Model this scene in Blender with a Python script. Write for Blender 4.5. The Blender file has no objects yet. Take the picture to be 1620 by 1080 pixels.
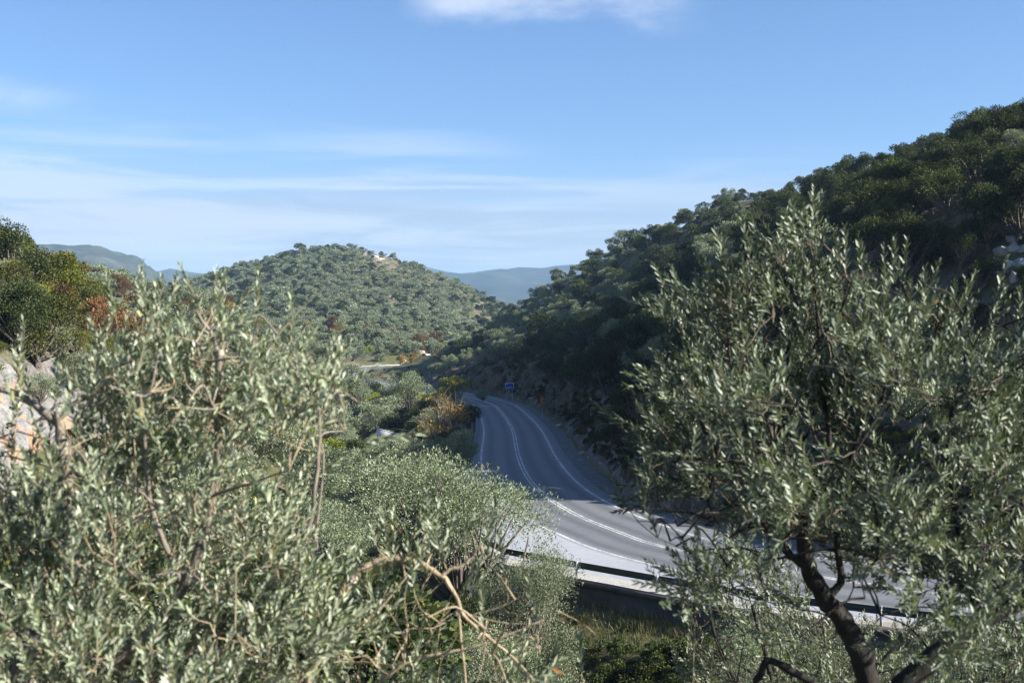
import bpy, math
import numpy as np
from mathutils import Vector, Matrix, kdtree

R = math.radians
sc = bpy.context.scene
COL = sc.collection

# ------------------------------------------------------------------ camera
CAM_H = 10.5
F = 2000.0                      # focal length in photograph pixels (1620 wide)
cam_d = bpy.data.cameras.new('camera')
cam = bpy.data.objects.new('camera', cam_d); COL.objects.link(cam)
cam.location = (0, 0, CAM_H); cam.rotation_euler = (R(90), 0, 0)
cam_d.sensor_width = 36.0; cam_d.lens = F / 1620 * 36
cam_d.clip_start = 0.05; cam_d.clip_end = 30000
cam_d.dof.use_dof = True; cam_d.dof.focus_distance = 110.0; cam_d.dof.aperture_fstop = 4.4
sc.camera = cam

# ------------------------------------------------------------------ light
SUN_AZ, SUN_EL = 106.0, 29.0     # degrees clockwise from the view direction, degrees up
sd = bpy.data.lights.new('sun', 'SUN'); sd.energy = 5.0; sd.angle = R(0.53); sd.color = (1.0, 0.95, 0.87)
sun = bpy.data.objects.new('sun', sd); COL.objects.link(sun)
SUN_DIR = Vector((math.sin(R(SUN_AZ)) * math.cos(R(SUN_EL)), math.cos(R(SUN_AZ)) * math.cos(R(SUN_EL)), math.sin(R(SUN_EL))))
sun.rotation_euler = (-SUN_DIR).to_track_quat('-Z', 'Y').to_euler()

world = bpy.data.worlds.new('World'); sc.world = world; world.use_nodes = True
wn, wl = world.node_tree.nodes, world.node_tree.links
wn.clear()
def N(nodes, t, **kw):
    n = nodes.new(t)
    for k, v in kw.items(): setattr(n, k, v)
    return n
wo = N(wn, 'ShaderNodeOutputWorld'); bg = N(wn, 'ShaderNodeBackground'); bg.inputs[1].default_value = 0.05
sky = N(wn, 'ShaderNodeTexSky', sky_type='NISHITA')
sky.sun_disc = False; sky.sun_elevation = R(SUN_EL); sky.sun_rotation = R(SUN_AZ)
sky.altitude = 200; sky.air_density = 1.0; sky.dust_density = 0.25; sky.ozone_density = 2.2
tc = N(wn, 'ShaderNodeTexCoord')
sx = N(wn, 'ShaderNodeSeparateXYZ'); wl.new(tc.outputs['Generated'], sx.inputs[0])
def M2(op, a, b=None, clamp=False):
    m = N(wn, 'ShaderNodeMath', operation=op); m.use_clamp = clamp
    for i, v in enumerate((a, b)):
        if v is None: continue
        if isinstance(v, (int, float)): m.inputs[i].default_value = v
        else: wl.new(v, m.inputs[i])
    return m.outputs[0]
def ramp_w(v, a, b, c=0.0, d=1.0):
    m = N(wn, 'ShaderNodeMapRange', interpolation_type='SMOOTHSTEP')
    wl.new(v, m.inputs[0])
    for i, x in enumerate((a, b, c, d)): m.inputs[i + 1].default_value = x
    return m.outputs[0]
hor = M2('POWER', M2('ADD', M2('MULTIPLY', sx.outputs[0], sx.outputs[0]), M2('MULTIPLY', sx.outputs[1], sx.outputs[1])), 0.5)
elev = M2('DIVIDE', sx.outputs[2], M2('MAXIMUM', hor, 0.05))       # tangent of the elevation
azim = M2('ARCTAN2', sx.outputs[0], sx.outputs[1])
def noise_w(sxx, syy, scale, detail=6, rough=0.55, off=0.0, dist=0.0):
    c = N(wn, 'ShaderNodeCombineXYZ')
    wl.new(M2('MULTIPLY', azim, sxx), c.inputs[0]); wl.new(M2('MULTIPLY', elev, syy), c.inputs[1]); c.inputs[2].default_value = off
    n = N(wn, 'ShaderNodeTexNoise'); n.inputs['Scale'].default_value = scale; n.inputs['Detail'].default_value = detail
    n.inputs['Roughness'].default_value = rough; n.inputs['Distortion'].default_value = dist
    wl.new(c.outputs[0], n.inputs['Vector']); return n.outputs[0]
n1 = noise_w(1.0, 5.0, 3.2, off=3.1, dist=0.6); n2 = noise_w(1.0, 9.0, 5.0, off=7.7, dist=0.4); n3 = noise_w(1.0, 2.2, 7.0, off=1.3, rough=0.6)
e_w = M2('ADD', elev, M2('MULTIPLY', M2('SUBTRACT', n1, 0.5), 0.10))
low = M2('MULTIPLY', ramp_w(e_w, 0.150, 0.105), ramp_w(n1, 0.34, 0.60, 0.30, 1.0))          # the pale layer above the hills
streak_e = M2('ADD', M2('ADD', elev, M2('MULTIPLY', azim, 0.075)), M2('MULTIPLY', M2('SUBTRACT', n2, 0.5), 0.03))
streak = M2('MULTIPLY', M2('MULTIPLY', ramp_w(streak_e, 0.135, 0.150), ramp_w(streak_e, 0.168, 0.150)), M2('MULTIPLY', ramp_w(n1, 0.35, 0.6), ramp_w(azim, 0.06, -0.2)))
puff_e = M2('ADD', elev, M2('MULTIPLY', M2('SUBTRACT', n3, 0.5), 0.09))
puff = M2('MULTIPLY', M2('MULTIPLY', ramp_w(puff_e, 0.243, 0.275), ramp_w(elev, 0.36, 0.30)), M2('MULTIPLY', ramp_w(azim, -0.095, -0.045), ramp_w(azim, 0.16, 0.09)))
high = M2('MULTIPLY', M2('MULTIPLY', ramp_w(n1, 0.52, 0.75), ramp_w(elev, 0.3, 0.5)), 0.45)
n4 = noise_w(1.0, 13.0, 4.2, off=11.0, dist=0.9)
wisp = M2('MULTIPLY', M2('MULTIPLY', ramp_w(n4, 0.36, 0.62), ramp_w(e_w, 0.165, 0.12)), M2('MULTIPLY', ramp_w(elev, 0.03, 0.08), ramp_w(azim, 0.28, -0.12, 0.10, 0.42)))
cl = M2('ADD', M2('ADD', wisp, M2('MULTIPLY', streak, 0.6)), M2('ADD', M2('MULTIPLY', puff, 0.6), high), clamp=True)
tint = N(wn, 'ShaderNodeMixRGB', blend_type='MULTIPLY'); tint.inputs[0].default_value = 1.0; tint.inputs[2].default_value = (0.82, 0.98, 1.22, 1)
wl.new(sky.outputs[0], tint.inputs[1])
mixc = N(wn, 'ShaderNodeMixRGB'); mixc.inputs[2].default_value = (7.0, 7.4, 8.4, 1)
veil = N(wn, 'ShaderNodeMixRGB'); veil.inputs[2].default_value = (3.6, 4.4, 5.5, 1)          # thin grey-white veil of cloud low in the sky
wl.new(M2('MULTIPLY', low, 0.85), veil.inputs[0]); wl.new(tint.outputs[0], veil.inputs[1])
wl.new(cl, mixc.inputs[0]); wl.new(veil.outputs[0], mixc.inputs[1]); wl.new(mixc.outputs[0], bg.inputs[0]); wl.new(bg.outputs[0], wo.inputs[0])

vs = sc.view_settings
vs.view_transform = 'Standard'; vs.look = 'None'; vs.gamma = 1.0; vs.use_curve_mapping = False; vs.exposure = 1.5
sc.display_settings.display_device = 'sRGB'
cy = sc.cycles
cy.use_denoising = True; cy.denoising_prefilter = 'NONE'; cy.max_bounces = 6; cy.diffuse_bounces = 3; cy.glossy_bounces = 2; cy.transmission_bounces = 3
cy.volume_bounces = 0; cy.transparent_max_bounces = 4; cy.caustics_reflective = False; cy.caustics_refractive = False

# ------------------------------------------------------------------ helpers
def pt(px, py, d):              # a point seen at pixel (px, py) of the photograph, d metres ahead
    return np.array(((px - 810) / F * d, d, CAM_H - (py - 540) / F * d))
def proj(P):
    P = np.atleast_2d(P); y = np.maximum(P[:, 1], 0.1)
    return 810 + F * P[:, 0] / y, 540 + F * (CAM_H - P[:, 2]) / y

def hash2(ix, iy, seed):
    h = (ix.astype(np.int64) * 374761393 + iy.astype(np.int64) * 668265263 + seed * 1442695041) & 0xFFFFFFFF
    h = ((h ^ (h >> 13)) * 1274126177) & 0xFFFFFFFF
    return ((h ^ (h >> 16)) & 0xFFFF) / 65535.0
def vnoise(x, y, seed=0):
    x = np.asarray(x, float); y = np.asarray(y, float)
    ix = np.floor(x); iy = np.floor(y); fx = x - ix; fy = y - iy
    fx = fx * fx * (3 - 2 * fx); fy = fy * fy * (3 - 2 * fy)
    a = hash2(ix, iy, seed); b = hash2(ix + 1, iy, seed); c = hash2(ix, iy + 1, seed); d = hash2(ix + 1, iy + 1, seed)
    return (a * (1 - fx) + b * fx) * (1 - fy) + (c * (1 - fx) + d * fx) * fy
def fbm(x, y, seed=0, octs=4):
    s = 0; a = 0.5
    for i in range(octs):
        s = s + a * (vnoise(x * 2 ** i, y * 2 ** i, seed + i * 17) - 0.5); a *= 0.5
    return s * 2

def mesh(name, V, faces, col=None, mat=None, smooth=False, fcol=None):
    """faces: an (m,k) array or a list of such arrays; fcol: one colour per face"""
    me = bpy.data.meshes.new(name)
    V = np.asarray(V, np.float32)
    if not isinstance(faces, list): faces = [faces]
    faces = [np.asarray(f, np.int32) for f in faces if len(f)]
    me.vertices.add(len(V)); me.vertices.foreach_set('co', V.ravel())
    idx = np.concatenate([f.ravel() for f in faces]); tot = np.concatenate([np.full(len(f), f.shape[1], np.int32) for f in faces])
    me.loops.add(len(idx)); me.loops.foreach_set('vertex_index', idx)
    me.polygons.add(len(tot)); me.polygons.foreach_set('loop_start', np.concatenate(([0], np.cumsum(tot)[:-1])).astype(np.int32))
    me.polygons.foreach_set('loop_total', tot)
    if smooth: me.polygons.foreach_set('use_smooth', np.ones(len(tot), bool))
    me.update(calc_edges=True)
    if fcol is not None:
        a = me.attributes.new('col', 'FLOAT_COLOR', 'FACE'); a.data.foreach_set('color', np.c_[fcol, np.ones(len(fcol))].astype(np.float32).ravel())
    if col is not None:
        a = me.attributes.new('col', 'FLOAT_COLOR', 'POINT'); a.data.foreach_set('color', np.c_[col, np.ones(len(col))].astype(np.float32).ravel())
    if mat is not None: me.materials.append(mat)
    return me
def obj(name, me, parent=None, loc=None):
    o = bpy.data.objects.new(name, me); COL.objects.link(o)
    if parent is not None: o.parent = parent
    if loc is not None: o.location = loc
    return o
def empty(name, loc=(0, 0, 0)):
    o = bpy.data.objects.new(name, None); COL.objects.link(o); o.location = loc; o.empty_display_size = 0.2; return o
def tag(o, label=None, cat=None, group=None, kind=None):
    if label: o['label'] = label
    if cat: o['category'] = cat
    if group: o['group'] = group
    if kind: o['kind'] = kind
    return o

class MB:                        # collects boxes, tubes and prisms into ONE mesh
    def __init__(s): s.V = []; s.F3 = []; s.F4 = []; s.n = 0
    def add(s, V, F):
        V = np.asarray(V, float); F = np.asarray(F, int)
        (s.F3 if F.shape[1] == 3 else s.F4).append(F + s.n); s.V.append(V); s.n += len(V)
    def box(s, c, h, M=None):
        c = np.array(c); h = np.array(h)
        v = np.array([(x, y, z) for x in (-1, 1) for y in (-1, 1) for z in (-1, 1)]) * h
        if M is not None: v = v @ np.array(M).T
        s.add(v + c, [(0, 1, 3, 2), (4, 6, 7, 5), (0, 4, 5, 1), (2, 3, 7, 6), (0, 2, 6, 4), (1, 5, 7, 3)])
    def tube(s, P, r, k=6, cap=True):
        P = np.asarray(P, float); r = np.broadcast_to(np.asarray(r, float), (len(P),))
        T = np.gradient(P, axis=0); T /= np.linalg.norm(T, axis=1)[:, None] + 1e-9
        up = np.array((0.31, 0.17, 0.93)) if abs(T[0, 2]) < 0.8 else np.array((0.9, 0.3, 0.1))
        A = np.cross(T, up); A /= np.linalg.norm(A, axis=1)[:, None] + 1e-9; B = np.cross(T, A)
        a = np.arange(k) / k * 2 * np.pi
        V = (P[:, None] + r[:, None, None] * (np.cos(a)[None, :, None] * A[:, None] + np.sin(a)[None, :, None] * B[:, None])).reshape(-1, 3)
        i = np.arange(len(P) - 1)[:, None] * k; j = np.arange(k)[None]; j2 = (j + 1) % k
        s.add(V, np.stack((i + j, i + j2, i + k + j2, i + k + j), -1).reshape(-1, 4))
        if cap and k > 2:
            for base in (0, (len(P) - 1) * k):
                c = len(P) * 0
                s.add(np.r_[V[base:base + k], [V[base:base + k].mean(0)]], [(q, (q + 1) % k, k) for q in range(k)])
    def me(s, name, mat, smooth=False):
        fs = []
        if s.F4: fs.append(np.concatenate(s.F4))
        if s.F3: fs.append(np.concatenate(s.F3))
        return mesh(name, np.concatenate(s.V), fs, mat=mat, smooth=smooth)
    def build(s, name, mat, parent=None, smooth=False, loc=None): return obj(name, s.me(name, mat, smooth), parent, loc)

def spline(P, n):                # Catmull-Rom through P
    P = np.asarray(P, float); Q = np.r_[[2 * P[0] - P[1]], P, [2 * P[-1] - P[-2]]]
    out = []
    for i in range(len(P) - 1):
        p0, p1, p2, p3 = Q[i:i + 4]; t = np.linspace(0, 1, n, endpoint=False)[:, None]
        out.append(0.5 * ((2 * p1) + (-p0 + p2) * t + (2 * p0 - 5 * p1 + 4 * p2 - p3) * t ** 2 + (-p0 + 3 * p1 - 3 * p2 + p3) * t ** 3))
    return np.r_[np.concatenate(out), [P[-1]]]

# ------------------------------------------------------------------ materials
class Mat:
    def __init__(s, name):
        s.m = bpy.data.materials.new(name); s.m.use_nodes = True; s.t = s.m.node_tree; s.n = s.t.nodes; s.l = s.t.links
        s.n.clear(); s.out = s.n.new('ShaderNodeOutputMaterial')
    def N(s, t, **kw): return N(s.n, t, **kw)
    def set(s, sock, v):
        if isinstance(v, bpy.types.NodeSocket): s.l.new(v, sock)
        else: sock.default_value = v
    def noise(s, scale, detail=4, rough=0.55, vec=None, dist=0.0):
        n = s.N('ShaderNodeTexNoise'); n.inputs['Scale'].default_value = scale; n.inputs['Detail'].default_value = detail
        n.inputs['Roughness'].default_value = rough; n.inputs['Distortion'].default_value = dist
        if vec is None: vec = s.pos()
        s.l.new(vec, n.inputs['Vector']); return n.outputs[0]
    def pos(s):
        if not hasattr(s, '_p'): s._p = s.N('ShaderNodeNewGeometry')
        return s._p.outputs['Position']
    def obj_co(s): return s.N('ShaderNodeTexCoord').outputs['Object']
    def ramp(s, v, stops):
        r = s.N('ShaderNodeValToRGB'); e = r.color_ramp.elements
        while len(e) < len(stops): e.new(0.5)
        for q, (p, c) in zip(e, stops): q.position = p; q.color = (*c, 1)
        s.set(r.inputs[0], v); return r.outputs[0]
    def rng(s, v, a, b, c=0.0, d=1.0):
        m = s.N('ShaderNodeMapRange', interpolation_type='SMOOTHSTEP'); s.set(m.inputs[0], v)
        for i, x in enumerate((a, b, c, d)): m.inputs[i + 1].default_value = x
        return m.outputs[0]
    def mix(s, f, a, b, mode='MIX'):
        m = s.N('ShaderNodeMixRGB', blend_type=mode)
        for i, v in enumerate((f, a, b)):
            if isinstance(v, tuple): v = (*v, 1)
            s.set(m.inputs[i], v)
        return m.outputs[0]
    def math(s, op, a, b=0.0):
        m = s.N('ShaderNodeMath', operation=op); s.set(m.inputs[0], a); s.set(m.inputs[1], b); return m.outputs[0]
    def bump(s, h, strength=0.5, dist=0.05):
        b = s.N('ShaderNodeBump'); b.inputs['Strength'].default_value = strength; b.inputs['Distance'].default_value = dist
        s.l.new(h, b.inputs['Height']); return b.outputs[0]
    def pbr(s, col, rough=0.8, normal=None, metal=0.0, spec=0.3):
        p = s.N('ShaderNodeBsdfPrincipled')
        s.set(p.inputs['Base Color'], (*col, 1) if isinstance(col, tuple) else col); s.set(p.inputs['Roughness'], rough)
        p.inputs['Metallic'].default_value = metal; p.inputs['Specular IOR Level'].default_value = spec
        if normal is not None: s.l.new(normal, p.inputs['Normal'])
        s.l.new(p.outputs[0], s.out.inputs[0]); s.p = p; return s.m

def leaf_mat(name, back=None, transl=0.3, rough=0.45, spec=0.5, vary=0.25):
    """two-sided leaf: the face colour comes from the leaf itself, the underside may be paler"""
    m = Mat(name)
    a = m.N('ShaderNodeAttribute', attribute_name='col'); c = a.outputs[0]
    oi = m.N('ShaderNodeObjectInfo')
    hs = m.N('ShaderNodeHueSaturation'); hs.inputs['Saturation'].default_value = 1.0
    m.set(hs.inputs['Value'], m.rng(oi.outputs['Random'], 0, 1, 1 - vary, 1 + vary))
    m.set(hs.inputs['Hue'], m.rng(m.math('FRACT', m.math('MULTIPLY', oi.outputs['Random'], 7.31)), 0, 1, 0.488, 0.512)); m.l.new(c, hs.inputs['Color']); c = hs.outputs[0]
    if back is not None:
        g = m.N('ShaderNodeNewGeometry'); c2 = m.mix(0.4, m.mix(1.0, c, (1.9, 1.8, 2.1), 'MULTIPLY'), back); c = m.mix(g.outputs['Backfacing'], c, c2)
    p = m.N('ShaderNodeBsdfPrincipled'); m.l.new(c, p.inputs['Base Color']); p.inputs['Roughness'].default_value = rough; p.inputs['Specular IOR Level'].default_value = spec
    t = m.N('ShaderNodeBsdfTranslucent'); m.l.new(m.mix(1.0, c, (1.25, 1.3, 0.55), 'MULTIPLY'), t.inputs[0])
    x = m.N('ShaderNodeMixShader'); x.inputs[0].default_value = transl
    m.l.new(p.outputs[0], x.inputs[1]); m.l.new(t.outputs[0], x.inputs[2]); m.l.new(x.outputs[0], m.out.inputs[0]); return m.m

MAT = {}
MAT['olive_leaf'] = leaf_mat('olive_leaf', back=(0.32, 0.36, 0.26), transl=0.14, rough=0.46, spec=0.42)
MAT['olive_leaf_far'] = leaf_mat('olive_leaf_far', back=(0.27, 0.30, 0.225), transl=0.15, rough=0.65, spec=0.2)
MAT['broad_leaf'] = leaf_mat('broad_leaf', transl=0.25, rough=0.62, spec=0.2, vary=0.35)
MAT['dry_leaf'] = leaf_mat('dry_leaf', transl=0.35, rough=0.7, spec=0.2)
def bark(name, a, b, scale=9):
    m = Mat(name); co = m.obj_co()
    mp = m.N('ShaderNodeMapping'); mp.inputs['Scale'].default_value = (1, 1, 0.25); m.l.new(co, mp.inputs[0])
    n = m.noise(scale, 6, 0.65, mp.outputs[0]); n2 = m.noise(scale * 0.3, 3, 0.5, co)
    return m.pbr(m.mix(m.rng(n2, 0.4, 0.65, 0, 0.5), m.ramp(n, [(0.3, a), (0.7, b)]), tuple(1.35 * q for q in b)), 0.9, m.bump(n, 0.8, 0.02))
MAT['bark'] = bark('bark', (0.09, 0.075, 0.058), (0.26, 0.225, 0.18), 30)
MAT['shaded_bark'] = bark('shaded_bark', (0.009, 0.008, 0.007), (0.034, 0.029, 0.025), 30)  # bark copy darkened, the crown's shade put into its colour
MAT['bark_far'] = bark('bark_far', (0.06, 0.05, 0.04), (0.17, 0.145, 0.12), 6)
MAT['twig'] = bark('twig', (0.20, 0.15, 0.09), (0.38, 0.31, 0.21), 40)
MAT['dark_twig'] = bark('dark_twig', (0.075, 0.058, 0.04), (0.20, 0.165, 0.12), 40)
MAT['cut_wood'] = Mat('cut_wood').pbr((0.40, 0.33, 0.25), 0.9)
MAT['olive_fruit'] = Mat('olive_fruit').pbr((0.025, 0.02, 0.05), 0.35)

def ground_mat():
    m = Mat('hillside'); p = m.pos()
    g = m.N('ShaderNodeNewGeometry'); sz = m.N('ShaderNodeSeparateXYZ'); m.l.new(g.outputs['Normal'], sz.inputs[0])
    n1 = m.noise(0.05, 6, 0.6); n2 = m.noise(0.6, 5, 0.6); n3 = m.noise(3.5, 5, 0.65); n4 = m.noise(0.18, 4, 0.5)
    earth = m.ramp(n2, [(0.3, (0.075, 0.062, 0.04)), (0.55, (0.15, 0.125, 0.085)), (0.78, (0.26, 0.23, 0.17))])
    grass = m.ramp(n3, [(0.3, (0.04, 0.05, 0.018)), (0.6, (0.10, 0.105, 0.04)), (0.8, (0.22, 0.19, 0.09))])
    soil = m.mix(m.rng(n1, 0.42, 0.58), earth, grass)
    rock = m.ramp(n3, [(0.28, (0.06, 0.055, 0.05)), (0.5, (0.15, 0.14, 0.13)), (0.75, (0.34, 0.325, 0.31))])
    rust = m.ramp(n2, [(0.3, (0.10, 0.06, 0.04)), (0.7, (0.24, 0.16, 0.10))])
    rock = m.mix(m.rng(n4, 0.5, 0.62, 0, 0.75), rock, rust)
    steep = m.rng(m.math('ADD', sz.outputs[2], m.math('MULTIPLY', m.math('SUBTRACT', n2, 0.5), 0.35)), 0.80, 0.66)
    scree = m.rng(n4, 0.60, 0.66)
    f = m.math('MAXIMUM', steep, m.math('MULTIPLY', scree, 0.7))
    h = m.math('ADD', n3, m.math('MULTIPLY', n2, 2.0))
    return m.pbr(m.mix(f, soil, rock), 0.95, m.bump(h, 0.9, 0.12), spec=0.15)
MAT['hillside'] = ground_mat()
def rock_mat(name, pale=1.0, rust_amt=0.5):
    m = Mat(name)
    n1 = m.noise(0.5, 4); n2 = m.noise(2.2, 8, 0.65, dist=0.4); n3 = m.noise(9, 4, 0.6)
    v = m.N('ShaderNodeTexVoronoi', feature='DISTANCE_TO_EDGE'); v.inputs['Scale'].default_value = 0.9; m.l.new(m.pos(), v.inputs['Vector'])
    c = m.ramp(n2, [(0.25, (0.13 * pale, 0.12 * pale, 0.11 * pale)), (0.5, (0.34 * pale, 0.33 * pale, 0.31 * pale)), (0.75, (0.52 * pale, 0.51 * pale, 0.49 * pale))])
    ru = m.ramp(n3, [(0.3, (0.30, 0.15, 0.07)), (0.7, (0.50, 0.30, 0.17))])
    c = m.mix(m.rng(n1, 0.52, 0.64, 0, rust_amt), c, ru)
    return m.pbr(c, 0.9, m.bump(m.math('ADD', n2, m.math('MULTIPLY', n3, 0.4)), 1.0, 0.15), spec=0.2)
MAT['limestone'] = rock_mat('limestone', 1.15, 0.45); MAT['left_rock'] = rock_mat('left_rock', 0.62, 0.75); MAT['cut_rock'] = rock_mat('cut_rock', 0.75, 0.7); MAT['rusty_rock'] = rock_mat('rusty_rock', 1.0, 0.95)

def cut_mat():
    m = Mat('cut_face'); n1 = m.noise(0.22, 4); n2 = m.noise(1.6, 7, 0.65, dist=.5); n3 = m.noise(7, 4, 0.6)
    c = m.ramp(n2, [(0.3, (0.038, 0.031, 0.025)), (0.5, (0.085, 0.07, 0.058)), (0.66, (0.17, 0.155, 0.14)), (0.8, (0.40, 0.385, 0.37))])
    c = m.mix(m.rng(n1, 0.48, 0.6, 0, 0.8), c, m.ramp(n3, [(0.3, (0.075, 0.048, 0.032)), (0.7, (0.17, 0.11, 0.07))]))
    c = m.mix(m.rng(m.noise(0.9, 5, .6), 0.52, 0.6, 0, 0.85), c, m.ramp(n3, [(0.3, (0.028, 0.035, 0.014)), (0.7, (0.085, 0.085, 0.035))]))
    return m.pbr(c, 0.95, m.bump(m.math('ADD', n2, m.math('MULTIPLY', n3, .4)), 1.0, 0.12), spec=0.15)
MAT['cut_face'] = cut_mat()
def asphalt():
    m = Mat('asphalt'); n1 = m.noise(0.25, 4); n2 = m.noise(60, 3, 0.7); n3 = m.noise(2.5, 5, 0.6)
    a = m.N('ShaderNodeAttribute', attribute_name='col')             # wheel tracks: darker polished lanes
    c = m.ramp(m.math('ADD', m.math('MULTIPLY', n1, .6), m.math('MULTIPLY', m.noise(0.06, 3), .4)), [(0.35, (0.115, 0.122, 0.134)), (0.65, (0.165, 0.172, 0.184))])
    c = m.mix(0.35, c, m.ramp(n3, [(0.3, (0.085, 0.09, 0.10)), (0.7, (0.20, 0.207, 0.218))]))
    c = m.mix(0.25, c, m.ramp(n2, [(0.35, (0.07, 0.072, 0.08)), (0.65, (0.22, 0.225, 0.235))]))
    c = m.mix(1.0, c, a.outputs[0], 'MULTIPLY')
    return m.pbr(c, 0.75, m.bump(n2, 0.3, 0.01), spec=0.35)
MAT['asphalt'] = asphalt()
def concrete(name, a, b):
    m = Mat(name); n = m.noise(1.2, 6, 0.65); n2 = m.noise(14, 3)
    return m.pbr(m.ramp(m.math('ADD', m.math('MULTIPLY', n, 0.8), m.math('MULTIPLY', n2, 0.2)), [(0.3, a), (0.7, b)]), 0.9, m.bump(n2, 0.5, 0.02), spec=0.2)
def gravel():
    m = Mat('gravel'); n1 = m.noise(0.4, 4); n2 = m.noise(14, 4, 0.7); n3 = m.noise(45, 2)
    c = m.ramp(n2, [(0.3, (0.22, 0.20, 0.175)), (0.5, (0.40, 0.385, 0.36)), (0.7, (0.58, 0.57, 0.55))])
    c = m.mix(m.rng(n1, 0.5, 0.68, 0, 0.55), c, (0.20, 0.165, 0.11))
    return m.pbr(c, 0.95, m.bump(m.math('ADD', n2, n3), 0.8, 0.03), spec=0.15)
MAT['gravel'] = gravel()
MAT['verge_gravel'] = concrete('verge_gravel', (0.06, 0.06, 0.06), (0.20, 0.20, 0.20))
def paint():
    m = Mat('road_paint'); n = m.noise(7, 5, 0.7); n2 = m.noise(0.8, 3)
    w = m.rng(m.math('ADD', n, m.math('MULTIPLY', n2, 0.5)), 0.58, 0.85, 0, 0.9)
    return m.pbr(m.mix(w, (0.68, 0.68, 0.66), (0.19, 0.195, 0.20)), 0.7, spec=0.3)
MAT['road_paint'] = paint()
MAT['dark_concrete'] = concrete('dark_concrete', (0.045, 0.04, 0.036), (0.115, 0.105, 0.095))
MAT['white_wall'] = concrete('white_wall', (0.55, 0.55, 0.54), (0.80, 0.80, 0.79))
def metal(name, c, rough, met):
    m = Mat(name); n = m.noise(3, 4, 0.6); return m.pbr(m.mix(m.rng(n, 0.45, 0.7, 0, 0.4), c, tuple(x * 0.6 for x in c)), rough, metal=met, spec=0.5)
MAT['green_rail'] = metal('green_rail', (0.022, 0.04, 0.038), 0.5, 0.0)
MAT['galvanised'] = metal('galvanised', (0.34, 0.36, 0.38), 0.5, 0.4)
MAT['sign_blue'] = Mat('sign_blue').pbr((0.015, 0.05, 0.36), 0.5)
MAT['sign_white'] = Mat('sign_white').pbr((0.75, 0.77, 0.8), 0.4)
MAT['sign_orange'] = Mat('sign_orange').pbr((0.50, 0.17, 0.015), 0.5)
MAT['sign_red'] = Mat('sign_red').pbr((0.22, 0.015, 0.01), 0.5)
MAT['sign_black'] = Mat('sign_black').pbr((0.02, 0.02, 0.02), 0.5)
MAT['reflector'] = Mat('reflector').pbr((0.7, 0.08, 0.03), 0.3)
def far_mat():
    m = Mat('far_hillside'); n = m.noise(0.004, 8, 0.6); n2 = m.noise(0.02, 6, 0.65)
    c = m.ramp(m.math('ADD', m.math('MULTIPLY', n, 0.5), m.math('MULTIPLY', n2, 0.5)), [(0.38, (0.026, 0.040, 0.034)), (0.52, (0.048, 0.062, 0.048)), (0.66, (0.11, 0.11, 0.09))])
    return m.pbr(c, 0.95, spec=0.1)
MAT['far_hillside'] = far_mat()

# ------------------------------------------------------------------ the road's course
S = 3.522
C_PX = [(560 + x / S, 540 + y / S) for x, y in [(800, 370), (850, 415), (880, 480), (892, 560), (915, 640), (950, 730), (1000, 800), (1080, 870), (1200, 945), (1300, 995), (1480, 1062)]] + [(1032, 858), (1069, 869)]
C_XY = [((x - 810) / F * (F * CAM_H / (y - 540)), F * CAM_H / (y - 540)) for x, y in C_PX]
C_XY = C_XY[::2] + [(16.3, 53.8)]
# beyond the frame on the right, and round the bend to the far stretch
course = [(120, 22), (92, 24), (66, 29.5), (45, 37), (29, 45.5)] + C_XY[::-1] + [(-4.2, 217), (-9.0, 243), (-19, 268), (-34, 300), (-46, 340), (-49, 378), (-42, 405), (-29, 419), (-14, 427), (6, 438), (38, 460), (75, 495)]
CL = spline(course, 14)
for _ in range(12): CL[1:-1] = 0.25 * CL[:-2] + 0.5 * CL[1:-1] + 0.25 * CL[2:]
seg = np.r_[0, np.cumsum(np.linalg.norm(np.diff(CL, axis=0), axis=1))]
ss = np.arange(0, seg[-1], 1.0)
CL = np.c_[np.interp(ss, seg, CL[:, 0]), np.interp(ss, seg, CL[:, 1])]
TAN = np.gradient(CL, axis=0); TAN /= np.linalg.norm(TAN, axis=1)[:, None]
LFT = np.c_[-TAN[:, 1], TAN[:, 0]]                 # travelling away from the camera, LFT is the valley side
i_bend = int(np.argmin(np.linalg.norm(CL - np.array((6, 66)), axis=1)))
i_right = int(np.argmin(np.linalg.norm(CL - np.array((16.3, 53.8)), axis=1)))
i_far = int(np.argmin(np.linalg.norm(CL - np.array((-9.0, 243)), axis=1)))
K = np.arange(len(CL))
RZ = np.interp(CL[:, 1], [0, 240, 300, 420, 470], [0, 0, 0.4, 2.3, 3.5])
HALF = 3.4 + 1.0 * np.clip((i_bend - K) / 14.0, 0, 1)                     # lane width, wider on the near curve
SHL = np.interp(K, [0, i_right - 4, i_right + 8, i_bend - 1, i_bend + 16, i_bend + 45], [2.6, 2.8, 4.6, 6.4, 3.4, 1.0])   # paved shoulder, valley side
SHR = np.full(len(CL), 1.0)
road_kd = kdtree.KDTree(len(CL))
for i, p in enumerate(CL): road_kd.insert((p[0], p[1], 0), i)
road_kd.balance()
def road_offset(X, Y):
    """index of the nearest centreline point and the offset to its left, arrays"""
    X = np.asarray(X, float).ravel(); Y = np.asarray(Y, float).ravel()
    # coarse nearest search in blocks
    idx = np.empty(len(X), int); CS = CL[::1]
    for a in range(0, len(X), 4000):
        d = (X[a:a + 4000, None] - CS[None, :, 0]) ** 2 + (Y[a:a + 4000, None] - CS[None, :, 1]) ** 2
        idx[a:a + 4000] = d.argmin(1)
    q = CL[idx]; off = (X - q[:, 0]) * LFT[idx, 0] + (Y - q[:, 1]) * LFT[idx, 1]
    dd = np.hypot(X - q[:, 0], Y - q[:, 1]); off = np.where(dd > np.abs(off) + 0.8, np.sign(off + 1e-9) * dd, off)
    return idx, off

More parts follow.
